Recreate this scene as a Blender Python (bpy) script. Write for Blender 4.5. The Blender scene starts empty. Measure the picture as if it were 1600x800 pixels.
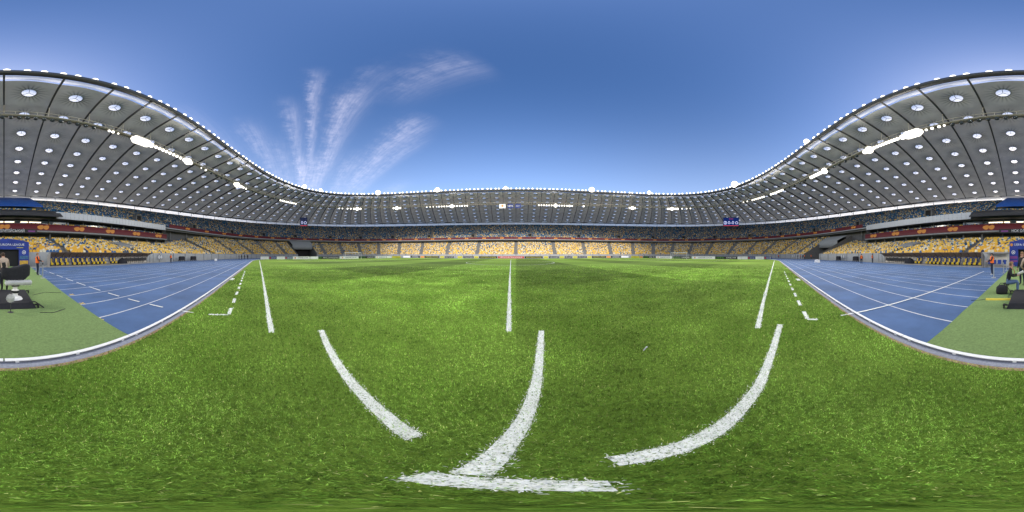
import bpy, bmesh, math, random
import numpy as np
from mathutils import Vector, Matrix
from math import radians as R, sin, cos, pi, atan2, tan, hypot

S = bpy.context.scene
COL = S.collection
random.seed(7)
RNG = np.random.default_rng(11)

# ------------------------------------------------------------------ camera
EYE = 1.6
LAT_MAX = 89.2
PX0 = 806.2                       # column of the photograph that looks straight across the pitch (+Y)
cam_d = bpy.data.cameras.new('camera')
cam = bpy.data.objects.new('camera', cam_d)
COL.objects.link(cam)
cam.location = (0, 0, EYE)
cam.rotation_euler = (R(90), 0, R((PX0 - 800) * 0.225))
cam_d.type = 'PANO'
for holder in (cam_d, getattr(cam_d, 'cycles', None)):
    if holder is None:
        continue
    for k, v in (('panorama_type', 'EQUIRECTANGULAR'), ('latitude_min', R(-90)), ('latitude_max', R(LAT_MAX)),
                 ('longitude_min', R(-180)), ('longitude_max', R(180))):
        try:
            setattr(holder, k, v)
        except Exception:
            pass
cam_d.clip_start = 0.02
cam_d.clip_end = 4000
S.camera = cam

# ------------------------------------------------------------------ sky, sun, exposure
SUN_AZ, SUN_EL = 176.0, 30.0      # degrees, azimuth clockwise from +Y
SKY_STRENGTH = 0.122
world = bpy.data.worlds.new('World')
S.world = world
world.use_nodes = True
wt = world.node_tree
wt.nodes.clear()


def wn(t, **kw):
    n = wt.nodes.new(t)
    for k, v in kw.items():
        setattr(n, k, v)
    return n


def wmath(op, a, b=None, clamp=False):
    n = wn('ShaderNodeMath', operation=op, use_clamp=clamp)
    for i, v in enumerate((a, b)):
        if v is None:
            continue
        if isinstance(v, (int, float)):
            n.inputs[i].default_value = v
        else:
            wt.links.new(v, n.inputs[i])
    return n.outputs[0]


sky = wn('ShaderNodeTexSky')
sky.sky_type = 'NISHITA'
sky.sun_disc = False
sky.sun_elevation = R(SUN_EL)
sky.sun_rotation = R(SUN_AZ)
sky.altitude = 150
sky.air_density = 1.15
sky.dust_density = 2.6
sky.ozone_density = 3.0
hsv = wn('ShaderNodeHueSaturation')
hsv.inputs['Saturation'].default_value = 1.24
hsv.inputs['Hue'].default_value = .509
wt.links.new(sky.outputs[0], hsv.inputs['Color'])
# thin cirrus: streaks in a flat layer overhead, all running the same way
tc = wn('ShaderNodeTexCoord')
sep = wn('ShaderNodeSeparateXYZ')
wt.links.new(tc.outputs['Generated'], sep.inputs[0])
zc = wmath('MAXIMUM', sep.outputs[2], 0.02)
pxn = wmath('DIVIDE', sep.outputs[0], zc)
pyn = wmath('DIVIDE', sep.outputs[1], zc)
va = R(-73.4)
vx, vy = sin(va), cos(va)
along = wmath('ADD', wmath('MULTIPLY', pxn, vx), wmath('MULTIPLY', pyn, vy))
across = wmath('ADD', wmath('MULTIPLY', pxn, vy), wmath('MULTIPLY', pyn, -vx))
comb = wn('ShaderNodeCombineXYZ')
wt.links.new(wmath('MULTIPLY', along, 2.2), comb.inputs[0])
wt.links.new(wmath('ADD', wmath('MULTIPLY', across, 20.0), wmath('MULTIPLY', along, 1.2)), comb.inputs[1])
nz = wn('ShaderNodeTexNoise')
nz.inputs['Scale'].default_value = 1.6
nz.inputs['Detail'].default_value = 9
nz.inputs['Roughness'].default_value = 0.72
wt.links.new(comb.outputs[0], nz.inputs['Vector'])
comb2 = wn('ShaderNodeCombineXYZ')
wt.links.new(wmath('MULTIPLY', along, 6.0), comb2.inputs[0])
wt.links.new(wmath('MULTIPLY', across, 5.0), comb2.inputs[1])
nz2 = wn('ShaderNodeTexNoise')
nz2.inputs['Scale'].default_value = 2.0
nz2.inputs['Detail'].default_value = 6
nz2.inputs['Roughness'].default_value = 0.7
wt.links.new(comb2.outputs[0], nz2.inputs['Vector'])
wob = wmath('MULTIPLY', wmath('SUBTRACT', nz2.outputs[0], 0.5), 0.11)
acw = wmath('ADD', across, wob)
total = None
for a0, wd, l0, l1, st in ((0.03, .022, .50, 1.7, .8), (0.20, .055, .60, 1.9, .8), (0.62, .075, .70, 2.6, .75), (0.36, .07, .20, .60, .45),
                           (-.08, .035, .75, 3.4, .6), (-.36, .06, .9, 4.2, .5), (-.62, .07, .55, 2.4, .4), (.12, .06, 1.5, 7.0, .75), (-.22, .05, 1.2, 5.0, .4),
                           (-.02, .07, 1.5, 8.0, .8), (.42, .07, 1.4, 5.0, .5), (.78, .05, .9, 4.0, .4), (.20, .035, .40, .62, .3), (1.2, .09, 1.8, 7.0, .4), (-1.1, .12, .9, 4.0, .35), (2.0, .2, 2.2, 8.0, .4)):
    d = wmath('DIVIDE', wmath('SUBTRACT', acw, a0), wd)
    g = wmath('EXPONENT', wmath('MULTIPLY', wmath('MULTIPLY', d, d), -.6))
    r0 = wn('ShaderNodeMapRange', interpolation_type='SMOOTHSTEP')
    r0.inputs[1].default_value, r0.inputs[2].default_value = l0 * .85, l0 * 1.2
    wt.links.new(along, r0.inputs[0])
    r1 = wn('ShaderNodeMapRange', interpolation_type='SMOOTHSTEP')
    r1.inputs[1].default_value, r1.inputs[2].default_value = l1 * .7, l1 * 1.2
    r1.inputs[3].default_value, r1.inputs[4].default_value = 1, 0
    wt.links.new(along, r1.inputs[0])
    t = wmath('MULTIPLY', wmath('MULTIPLY', g, wmath('MULTIPLY', r0.outputs[0], r1.outputs[0])), st)
    total = t if total is None else wmath('ADD', total, t)
nr = wn('ShaderNodeMapRange')
nr.inputs[1].default_value, nr.inputs[2].default_value = .18, .92
wt.links.new(nz.outputs[0], nr.inputs[0])
cover = wmath('MULTIPLY', wmath('MULTIPLY', total, nr.outputs[0]), 0.50, clamp=True)
up = wn('ShaderNodeMapRange')
up.inputs[1].default_value, up.inputs[2].default_value = .05, .2
wt.links.new(sep.outputs[2], up.inputs[0])
brk = wn('ShaderNodeMapRange', interpolation_type='SMOOTHSTEP')
brk.inputs[1].default_value, brk.inputs[2].default_value = .36, .66
wt.links.new(nz2.outputs[0], brk.inputs[0])
cover = wmath('MULTIPLY', cover, wmath('ADD', wmath('MULTIPLY', brk.outputs[0], .5), .5))
cover = wmath('MULTIPLY', cover, up.outputs[0])
# pale haze thickening towards the horizon, the same all the way round
low = wmath('POWER', wmath('SUBTRACT', 1.0, wmath('MAXIMUM', sep.outputs[2], 0.0), clamp=True), 2.4)
hz = wn('ShaderNodeMix', data_type='RGBA')
wt.links.new(wmath('MULTIPLY', low, .80), hz.inputs[0])
wt.links.new(hsv.outputs[0], hz.inputs[6])
hz.inputs[7].default_value = (4.2, 5.0, 7.0, 1)
mixc = wn('ShaderNodeMix', data_type='RGBA')
wt.links.new(cover, mixc.inputs[0])
wt.links.new(hz.outputs[2], mixc.inputs[6])
mixc.inputs[7].default_value = (7.6, 7.0, 7.9, 1)
bg = wn('ShaderNodeBackground')
bg.inputs[1].default_value = SKY_STRENGTH
wt.links.new(mixc.outputs[2], bg.inputs[0])
wo = wn('ShaderNodeOutputWorld')
wt.links.new(bg.outputs[0], wo.inputs[0])

sun_d = bpy.data.lights.new('sun', 'SUN')
sun_d.energy = .85
sun_d.angle = R(10)
sun_d.color = (1, .95, .88)
sun = bpy.data.objects.new('sun', sun_d)
COL.objects.link(sun)
sdir = Vector((sin(R(SUN_AZ)) * cos(R(SUN_EL)), cos(R(SUN_AZ)) * cos(R(SUN_EL)), sin(R(SUN_EL))))
sun.rotation_euler = sdir.to_track_quat('Z', 'Y').to_euler()
sun.location = sdir * 300

S.view_settings.view_transform = 'Standard'
S.view_settings.look = 'None'
S.view_settings.exposure = 0.9
S.view_settings.gamma = 1
S.view_settings.use_curve_mapping = False
try:
    S.cycles.sample_clamp_indirect = 4
    S.cycles.max_bounces = 8
    S.cycles.diffuse_bounces = 4
    S.cycles.transparent_max_bounces = 12
except Exception:
    pass


# ------------------------------------------------------------------ helpers
def gp(px, py, z=0.0):
    """ground point that the photograph shows at a column and row"""
    az = R((px - PX0) * .225)
    el = R(LAT_MAX - py * (LAT_MAX + 90) / 800)
    d = (z - EYE) / tan(el)
    return (d * sin(az), d * cos(az))


def azx(px):
    return R((px - PX0) * .225)


def srgb(r, g, b):
    f = lambda c: ((c / 255 + .055) / 1.055) ** 2.4 if c > 10 else c / 255 / 12.92
    return (f(r), f(g), f(b))


MATS = {}


def mat(name, col, rough=.7, vary=0.0, scale=8.0, bump=0.0, bscale=None, metal=0.0, attr=None, emit=None, spec=.3, coat=0):
    if name in MATS:
        return MATS[name]
    m = bpy.data.materials.new(name)
    m.use_nodes = True
    nt = m.node_tree
    b = nt.nodes['Principled BSDF']
    b.inputs['Roughness'].default_value = rough
    b.inputs['Metallic'].default_value = metal
    b.inputs['Specular IOR Level'].default_value = spec
    src = None
    if attr:
        a = nt.nodes.new('ShaderNodeAttribute')
        a.attribute_name = attr
        src = a.outputs['Color']
    else:
        b.inputs['Base Color'].default_value = (*col, 1)
    if vary or bump:
        g = nt.nodes.new('ShaderNodeNewGeometry')
        n = nt.nodes.new('ShaderNodeTexNoise')
        n.inputs['Scale'].default_value = scale
        n.inputs['Detail'].default_value = 6
        n.inputs['Roughness'].default_value = .65
        nt.links.new(g.outputs['Position'], n.inputs['Vector'])
        if vary:
            mr = nt.nodes.new('ShaderNodeMapRange')
            mr.inputs[1].default_value, mr.inputs[2].default_value = .25, .75
            mr.inputs[3].default_value, mr.inputs[4].default_value = 1 - vary, 1 + vary
            nt.links.new(n.outputs[0], mr.inputs[0])
            mx = nt.nodes.new('ShaderNodeVectorMath')
            mx.operation = 'SCALE'
            if src is not None:
                nt.links.new(src, mx.inputs[0])
            else:
                mx.inputs[0].default_value = col
            nt.links.new(mr.outputs[0], mx.inputs['Scale'])
            src = mx.outputs[0]
        if bump:
            n2 = n
            if bscale:
                n2 = nt.nodes.new('ShaderNodeTexNoise')
                n2.inputs['Scale'].default_value = bscale
                n2.inputs['Detail'].default_value = 4
                nt.links.new(g.outputs['Position'], n2.inputs['Vector'])
            bp = nt.nodes.new('ShaderNodeBump')
            bp.inputs['Strength'].default_value = bump
            bp.inputs['Distance'].default_value = .02
            nt.links.new(n2.outputs[0], bp.inputs['Height'])
            nt.links.new(bp.outputs[0], b.inputs['Normal'])
    if src is not None:
        nt.links.new(src, b.inputs['Base Color'])
    if emit:
        b.inputs['Emission Color'].default_value = (*col, 1)
        b.inputs['Emission Strength'].default_value = emit
    MATS[name] = m
    return m


class MB:
    """collects shapes, then links them as one mesh object"""

    def __init__(self):
        self.v, self.f, self.m = [], [], []

    def add(self, vs, fs, mi=0):
        o = len(self.v)
        self.v += [tuple(p) for p in vs]
        self.f += [tuple(i + o for i in f) for f in fs]
        self.m += [mi] * len(fs)
        return self

    def box(self, c, s, mi=0, rz=0, rx=0, ry=0):
        M = Matrix.Rotation(rz, 3, 'Z') @ Matrix.Rotation(ry, 3, 'Y') @ Matrix.Rotation(rx, 3, 'X')
        vs = []
        for dx in (-.5, .5):
            for dy in (-.5, .5):
                for dz in (-.5, .5):
                    p = M @ Vector((dx * s[0], dy * s[1], dz * s[2]))
                    vs.append((p.x + c[0], p.y + c[1], p.z + c[2]))
        return self.add(vs, [(0, 1, 3, 2), (4, 6, 7, 5), (0, 4, 5, 1), (2, 3, 7, 6), (0, 2, 6, 4), (1, 5, 7, 3)], mi)

    def tube(self, pts, r, n=8, mi=0, cap=True, flat=1.0):
        pts = [Vector(p) for p in pts]
        rs = r if isinstance(r, (list, tuple)) else [r] * len(pts)
        vs, fs = [], []
        for i, p in enumerate(pts):
            d = (pts[min(i + 1, len(pts) - 1)] - pts[max(i - 1, 0)]).normalized()
            u = d.cross(Vector((0, 0, 1)))
            if u.length < 1e-3:
                u = Vector((1, 0, 0))
            u.normalize()
            w = d.cross(u)
            for k in range(n):
                a = 2 * pi * k / n
                vs.append(p + (u * cos(a) + w * sin(a) * flat) * rs[i])
        for i in range(len(pts) - 1):
            for k in range(n):
                a, b = i * n + k, i * n + (k + 1) % n
                fs.append((a, b, b + n, a + n))
        if cap:
            fs.append(tuple(range(n))[::-1])
            fs.append(tuple((len(pts) - 1) * n + k for k in range(n)))
        return self.add(vs, fs, mi)

    def lathe(self, prof, c=(0, 0, 0), n=16, mi=0, sx=1, sy=1):
        vs, fs = [], []
        for r, z in prof:
            for k in range(n):
                a = 2 * pi * k / n
                vs.append((c[0] + r * cos(a) * sx, c[1] + r * sin(a) * sy, c[2] + z))
        for i in range(len(prof) - 1):
            for k in range(n):
                a, b = i * n + k, i * n + (k + 1) % n
                fs.append((a, b, b + n, a + n))
        return self.add(vs, fs, mi)

    def ball(self, c, r, n=12, m=8, mi=0, s=(1, 1, 1)):
        vs, fs = [], []
        for i in range(m + 1):
            t = pi * i / m
            for k in range(n):
                a = 2 * pi * k / n
                vs.append((c[0] + r * sin(t) * cos(a) * s[0], c[1] + r * sin(t) * sin(a) * s[1], c[2] + r * cos(t) * s[2]))
        for i in range(m):
            for k in range(n):
                a, b = i * n + k, i * n + (k + 1) % n
                fs.append((a, a + n, b + n, b))
        return self.add(vs, fs, mi)

    def build(self, name, mats, parent=None, loc=(0, 0, 0), rz=0, smooth=False):
        me = bpy.data.meshes.new(name)
        me.from_pydata(self.v, [], self.f)
        mats = mats if isinstance(mats, (list, tuple)) else [mats]
        for m in mats:
            me.materials.append(m)
        if len(mats) > 1:
            me.polygons.foreach_set('material_index', self.m)
        if smooth:
            me.polygons.foreach_set('use_smooth', [True] * len(me.polygons))
        me.update()
        return link(name, me, parent, loc, rz)


def link(name, data, parent=None, loc=(0, 0, 0), rz=0):
    o = bpy.data.objects.new(name, data)
    COL.objects.link(o)
    o.parent = parent
    o.location = loc
    o.rotation_euler = (0, 0, rz)
    return o


def thing(name, label, cat, loc=(0, 0, 0), rz=0, group=None):
    return tag(link(name, None, None, loc, rz), label, cat, group)


def tag(o, label, cat, group=None):
    o['label'] = label
    o['category'] = cat
    if group:
        o['group'] = group
    return o


def struct(o):
    o['kind'] = 'structure'
    return o


def copy_tree(o, parent=None):
    c = o.copy()
    COL.objects.link(c)
    c.parent = parent
    for ch in list(o.children):
        copy_tree(ch, c)
    return c


def bigmesh(name, V, F, mats, parent=None, col=None, uv=None, smooth=False):
    """mesh from numpy arrays; F is an (n,k) array of equal polygons, col is per-vertex rgb"""
    V = np.asarray(V, dtype=np.float32)
    F = np.asarray(F, dtype=np.int32)
    me = bpy.data.meshes.new(name)
    me.vertices.add(len(V))
    me.vertices.foreach_set('co', V.ravel())
    k = F.shape[1]
    me.loops.add(F.size)
    me.loops.foreach_set('vertex_index', F.ravel())
    me.polygons.add(len(F))
    me.polygons.foreach_set('loop_start', np.arange(0, F.size, k, dtype=np.int32))
    me.polygons.foreach_set('loop_total', np.full(len(F), k, dtype=np.int32))
    if smooth:
        me.polygons.foreach_set('use_smooth', np.ones(len(F), dtype=bool))
    me.materials.append(mats)
    if col is not None:
        a = me.color_attributes.new('tint', 'FLOAT_COLOR', 'POINT')
        c4 = np.ones((len(V), 4), dtype=np.float32)
        c4[:, :3] = col
        a.data.foreach_set('color', c4.ravel())
    me.update(calc_edges=True)
    return link(name, me, parent)


FONTS = {}


def text(body, height, mat_, parent, loc, rot, width=None, name='lettering', ext=.004):
    key = (body, mat_.name)
    if key not in FONTS:
        c = bpy.data.curves.new(name, 'FONT')
        c.body = body
        c.align_x = 'CENTER'
        c.align_y = 'CENTER'
        c.size = 1.0
        c.resolution_u = 2
        c.extrude = ext
        tmp = bpy.data.objects.new('tmp', c)
        COL.objects.link(tmp)
        dg = bpy.context.evaluated_depsgraph_get()
        me = bpy.data.meshes.new_from_object(tmp.evaluated_get(dg))
        bpy.data.objects.remove(tmp)
        me.name = name
        me.materials.clear()
        me.materials.append(mat_)
        FONTS[key] = (me, max([abs(v.co.x) for v in me.vertices] + [.05]) * 2)
    me, wid = FONTS[key]
    o = link(name, me, parent, loc)
    o.rotation_euler = rot
    h = height / .72
    o.scale = (width / wid if width else h, h, 1)
    return o


# ------------------------------------------------------------------ materials
M_CONC = mat('concrete', (.165, .165, .16), .85, .14, 1.3, .1, 18)
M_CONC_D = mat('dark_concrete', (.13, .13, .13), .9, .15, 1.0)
M_WALL = mat('front_wall_paint', (.27, .28, .275), .8, .12, 1.5)
M_DARK = mat('opening_shade', (.02, .02, .022), .8)  # near black colour stands in for the shade inside openings
M_STEEL_D = mat('dark_steel', (.05, .05, .052), .5, .1, 4)
M_STEEL = mat('grey_steel', (.42, .43, .44), .45, .08, 6, metal=.3)
M_TRUSS = mat('truss_paint', (.42, .38, .31), .6, .1, 2)
M_WHITE = mat('white_paint', (.75, .75, .74), .5, .05, 9)
M_LINE = mat('line_paint', (.78, .79, .74), .8, .1, 30)
M_BLACK = mat('black_plastic', (.018, .018, .02), .45)
M_CLOTHB = mat('black_cloth', (.022, .022, .026), .85, .25, 14, .4, 40)
M_MAROON = mat('maroon_banner', (.125, .020, .024), .6, .08, 1)
M_ORANGE = mat('orange_print', (.62, .25, .05), .6)
M_NAVY = mat('navy_print', (.018, .035, .16), .5)
M_BLUEP = mat('blue_print', (.03, .08, .36), .5)
M_PURPLE = mat('violet_print', (.22, .06, .25), .5)
M_YEL = mat('yellow_print', (.58, .52, .05), .5)
M_GREENP = mat('green_print', (.10, .40, .05), .5)
M_SLATE = mat('slate_print', (.10, .14, .22), .5)
M_RED = mat('red_print', (.42, .05, .03), .5)
M_GREY = mat('grey_print', (.35, .36, .37), .5)
M_GLASSD = mat('dark_glazing', (.03, .035, .04), .12, spec=.6)
M_SEATY = mat('seat_yellow', (.66, .37, .03), .45, .1, 3)
M_SEATW = mat('seat_cream', (.62, .58, .44), .45, .1, 3)
M_SEATB = mat('seat_blue', (.025, .10, .24), .45, .1, 3)
M_SEATN = mat('seat_navy', (.014, .025, .07), .45, .1, 3)
M_SEATS = mat('seat_plastic', (1, 1, 1), .45, attr='tint')
M_RIB = mat('rib_steel', (.065, .065, .066), .6, .1, 3)
M_DUGB = mat('dugout_back_panel', (.66, .62, .55), .6, .08, 2)
M_SHINE = mat('brushed_metal', (.55, .56, .57), .3, metal=.8)


def lamp_mat(name, col, strength):
    m = bpy.data.materials.new(name)
    m.use_nodes = True
    nt = m.node_tree
    nt.nodes.clear()
    e = nt.nodes.new('ShaderNodeEmission')
    e.inputs[0].default_value = (*col, 1)
    e.inputs[1].default_value = strength
    o = nt.nodes.new('ShaderNodeOutputMaterial')
    nt.links.new(e.outputs[0], o.inputs[0])
    MATS[name] = m
    return m


M_LAMP = lamp_mat('lamp_glow', (1, .94, .82), 1.9)
M_LAMPW = lamp_mat('lamp_glow_strong', (1, .95, .84), 3.0)
M_TUBE = lamp_mat('strip_light_glow', (1, .82, .55), 2.2)
M_SCREEN = lamp_mat('screen_blue', (.012, .035, .20), .36)
M_SCRW = lamp_mat('screen_white', (.62, .66, 1.0), .6)
M_SCRR = lamp_mat('screen_red', (.8, .10, .14), .45)


def translucent(name, diff, trans, mixf, transparent=0.0):
    m = bpy.data.materials.new(name)
    m.use_nodes = True
    nt = m.node_tree
    nt.nodes.clear()
    d = nt.nodes.new('ShaderNodeBsdfDiffuse')
    d.inputs[0].default_value = (*diff, 1)
    t = nt.nodes.new('ShaderNodeBsdfTranslucent')
    t.inputs[0].default_value = (*trans, 1)
    mx = nt.nodes.new('ShaderNodeMixShader')
    mx.inputs[0].default_value = mixf
    nt.links.new(d.outputs[0], mx.inputs[1])
    nt.links.new(t.outputs[0], mx.inputs[2])
    out = nt.nodes.new('ShaderNodeOutputMaterial')
    last = mx
    if transparent:
        tp = nt.nodes.new('ShaderNodeBsdfTransparent')
        m2 = nt.nodes.new('ShaderNodeMixShader')
        m2.inputs[0].default_value = transparent
        nt.links.new(mx.outputs[0], m2.inputs[1])
        nt.links.new(tp.outputs[0], m2.inputs[2])
        last = m2
    nt.links.new(last.outputs[0], out.inputs[0])
    MATS[name] = m
    return m, d, t


M_DOME, _, _ = translucent('skylight_acrylic', (.85, .84, .82), (1, .97, .93), .9, .10)
M_GLAZE, _, _ = translucent('frosted_glazing', (.8, .8, .8), (1, .98, .95), .9, .12)
M_DUGR, _, _ = translucent('dugout_roof_sheet', (.20, .175, .155), (.40, .34, .30), .55)
M_MEMB, MD, MT = translucent('roof_membrane', (.54, .525, .485), (.58, .53, .45), .2)
# dark rays paint the shading of membrane folds round each skylight; faint dirt
nt = M_MEMB.node_tree
uvn = nt.nodes.new('ShaderNodeUVMap')
uvn.uv_map = 'cell'
sp = nt.nodes.new('ShaderNodeSeparateXYZ')
nt.links.new(uvn.outputs[0], sp.inputs[0])


def nm(op, a, b=None, clamp=False):
    n = nt.nodes.new('ShaderNodeMath')
    n.operation = op
    n.use_clamp = clamp
    for i, v in enumerate((a, b)):
        if v is None:
            continue
        if isinstance(v, (int, float)):
            n.inputs[i].default_value = v
        else:
            nt.links.new(v, n.inputs[i])
    return n.outputs[0]


ang = nm('ARCTAN2', sp.outputs[1], sp.outputs[0])
rad = nm('SQRT', nm('ADD', nm('MULTIPLY', sp.outputs[0], sp.outputs[0]), nm('MULTIPLY', sp.outputs[1], sp.outputs[1])))
ray = nm('POWER', nm('ABSOLUTE', nm('SINE', nm('MULTIPLY', ang, 10.0))), 4.0)
fal = nm('MULTIPLY', nm('SUBTRACT', 3.1, rad), .62, clamp=True)
fold_shade = nm('MULTIPLY', nm('MULTIPLY', ray, fal), .5)
gpos = nt.nodes.new('ShaderNodeNewGeometry')
nzm = nt.nodes.new('ShaderNodeTexNoise')
nzm.inputs['Scale'].default_value = .35
nzm.inputs['Detail'].default_value = 6
nt.links.new(gpos.outputs['Position'], nzm.inputs['Vector'])
val = nm('SUBTRACT', nm('ADD', .70, nm('MULTIPLY', nzm.outputs[0], .60)), fold_shade)
for node in (MD, MT):
    base = node.inputs[0].default_value[:3]
    sc = nt.nodes.new('ShaderNodeVectorMath')
    sc.operation = 'SCALE'
    sc.inputs[0].default_value = base
    nt.links.new(val, sc.inputs['Scale'])
    nt.links.new(sc.outputs[0], node.inputs[0])

# ------------------------------------------------------------------ ground, lawn, track
CY = 34.3                          # centre line of the pitch, the camera stands by the touchline at y = 0
KR = 36.3                          # radius of the inner kerb
SX = 42.2


def oval(r, n=48):
    """stadium-shaped path round the pitch, counter-clockwise from the near right"""
    pts = []
    for i in range(n + 1):
        a = -pi / 2 + pi * i / n
        pts.append((SX + r * cos(a), CY + r * sin(a)))
    for i in range(n + 1):
        a = pi / 2 + pi * i / n
        pts.append((-SX + r * cos(a), CY + r * sin(a)))
    return pts


def sheet(name, pts, z, m):
    b = MB()
    b.add([(x, y, z) for x, y in pts], [tuple(range(len(pts)))])
    return struct(b.build(name, m))


def ring_sheet(name, pa, pb, z, m, closed=True):
    b = MB()
    n = len(pa)
    vs = [(x, y, z) for x, y in pa] + [(x, y, z) for x, y in pb]
    fs = [(i, (i + 1) % n, n + (i + 1) % n, n + i) for i in range(n if closed else n - 1)]
    b.add(vs, fs)
    return struct(b.build(name, m))


M_GROUND = mat('apron_concrete', (.33, .32, .30), .9, .12, .8, .1, 20)
sheet('ground', [(-2500, -2500), (2500, -2500), (2500, 2500), (-2500, 2500)], -.05, M_GROUND)
M_TRACK = mat('blue_tartan', (.060, .116, .245), .8, .36, .45, .08, 160, spec=.3)
ring_sheet('running_track', oval(KR + 14.6), oval(KR - .01), -.008, M_TRACK)
sheet('track_verge', [(-44, -20.1), (44, -20.1), (44, -16.4), (-44, -16.4)], -.014, M_TRACK)


def lawn_mat():
    m = bpy.data.materials.new('lawn_turf')
    m.use_nodes = True
    nt = m.node_tree
    b = nt.nodes['Principled BSDF']
    b.inputs['Roughness'].default_value = .9
    b.inputs['Specular IOR Level'].default_value = .1
    g = nt.nodes.new('ShaderNodeNewGeometry')

    def noise(scale, det=6, rough=.65):
        n = nt.nodes.new('ShaderNodeTexNoise')
        n.inputs['Scale'].default_value = scale
        n.inputs['Detail'].default_value = det
        n.inputs['Roughness'].default_value = rough
        nt.links.new(g.outputs['Position'], n.inputs['Vector'])
        return n.outputs[0]

    def mth(op, a, b_=None):
        n = nt.nodes.new('ShaderNodeMath')
        n.operation = op
        for i, v in enumerate((a, b_)):
            if v is None:
                continue
            if isinstance(v, (int, float)):
                n.inputs[i].default_value = v
            else:
                nt.links.new(v, n.inputs[i])
        return n.outputs[0]
    s = nt.nodes.new('ShaderNodeSeparateXYZ')
    nt.links.new(g.outputs['Position'], s.inputs[0])
    # mown bands nine metres wide, alternate ways
    bx = mth('SINE', mth('MULTIPLY', s.outputs[0], pi / 9))
    bx = mth('MAXIMUM', mth('MINIMUM', mth('MULTIPLY', bx, -14), 1), -1)
    by = mth('SINE', mth('MULTIPLY', s.outputs[1], pi / 8.5))
    by = mth('MAXIMUM', mth('MINIMUM', mth('MULTIPLY', by, 14), 1), -1)
    far = nt.nodes.new('ShaderNodeMapRange')
    far.inputs[1].default_value, far.inputs[2].default_value = 0, 6
    nt.links.new(s.outputs[1], far.inputs[0])
    band = mth('MULTIPLY', mth('ADD', mth('MULTIPLY', bx, .26), mth('MULTIPLY', by, .12)), far.outputs[0])
    n1 = mth('MULTIPLY', mth('SUBTRACT', noise(.8), .5), .5)
    n2 = mth('MULTIPLY', mth('SUBTRACT', noise(26, 4, .8), .5), 1.3)
    k = mth('ADD', mth('ADD', mth('ADD', band, n1), n2), 1.0)
    ramp = nt.nodes.new('ShaderNodeMix')
    ramp.data_type = 'RGBA'
    ramp.inputs[6].default_value = (*LAWN_A, 1)
    ramp.inputs[7].default_value = (*LAWN_B, 1)
    nt.links.new(noise(1.7, 5), ramp.inputs[0])
    sc = nt.nodes.new('ShaderNodeVectorMath')
    sc.operation = 'SCALE'
    nt.links.new(ramp.outputs[2], sc.inputs[0])
    nt.links.new(k, sc.inputs['Scale'])
    nt.links.new(sc.outputs[0], b.inputs['Base Color'])
    bp = nt.nodes.new('ShaderNodeBump')
    bp.inputs['Strength'].default_value = .6
    bp.inputs['Distance'].default_value = .03
    nt.links.new(noise(60, 3, .8), bp.inputs['Height'])
    nt.links.new(bp.outputs[0], b.inputs['Normal'])
    return m


LAWN_A = (.112, .196, .022)
LAWN_B = (.176, .272, .040)
M_LAWN = lawn_mat()
sheet('lawn', oval(KR - .12), 0, M_LAWN)
# gutter, kerb rail and lane lines
M_GUT = mat('gutter_grit', (.24, .25, .29), .9, .3, 30, .4, 60)
M_SAND = mat('sandy_lawn_edge', (.33, .22, .13), .95, .35, 14)
ring_sheet('gutter', oval(KR + .11), oval(KR - .075), .006, M_GUT)
ring_sheet('lawn_edge', oval(KR - .075), oval(KR - .14), .003, M_SAND)
kerb = thing('track_kerb', 'white metal kerb rail in sections along the inside of the blue track', 'kerb')
pin = oval(KR + .08, 40)
for (ax, ay), (bx_, by_) in zip(pin, pin[1:] + pin[:1]):
    L = hypot(bx_ - ax, by_ - ay)
    n = max(1, round(L / 2.0))
    for i in range(n):
        t0, t1 = i / n, (i + 1) / n
        cx, cy = ax + (bx_ - ax) * (t0 + t1) / 2, ay + (by_ - ay) * (t0 + t1) / 2
        b = MB()
        l = L / n - .02
        # rounded top rail with an open slot on the lawn side
        b.box((0, 0, .046), (l, .065, .014)).box((0, -.028, .020), (l, .008, .038))
        for fx in (-.42, 0, .42):
            b.box((fx * l, .01, .018), (.05, .03, .04))
        b.build('rail_section', M_WHITE, kerb, (cx, cy, 0), atan2(by_ - ay, bx_ - ax))
M_LANE = mat('lane_paint', (.56, .58, .60), .8, .3, 3)
for k in range(1, 12):
    r = KR + .1 + 1.22 * k
    ring_sheet('lane_line', oval(r + .022, 40), oval(r - .022, 40), -.003, M_LANE)


def strip(name, pts, w, z, m, parent=None):
    b = MB()
    vs = []
    for i, p in enumerate(pts):
        a, c = pts[max(i - 1, 0)], pts[min(i + 1, len(pts) - 1)]
        dx, dy = c[0] - a[0], c[1] - a[1]
        L = hypot(dx, dy)
        nx, ny = -dy / L * w / 2, dx / L * w / 2
        vs += [(p[0] + nx, p[1] + ny, z), (p[0] - nx, p[1] - ny, z)]
    b.add(vs, [(2 * i, 2 * i + 1, 2 * i + 3, 2 * i + 2) for i in range(len(pts) - 1)])
    o = b.build(name, m, parent)
    return o if parent else struct(o)


for y0, y1 in ((-1.72, -2.18), (-2.7, -3.2), (-3.65, -4.2), (-4.7, -5.4), (-6.0, -7.0), (-7.4, -8.5), (-9.0, -10.2), (-10.8, -12.2), (-12.9, -14.5), (-15.2, -17)):
    strip('start_mark', [(-3.95 + .012 * y0, y0), (-3.95 + .012 * y1, y1)], .06, .010, M_LINE)
strip('finish_line', [(3.74, -1.68), (4.2, -15.2)], .06, .010, M_LINE)
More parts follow.
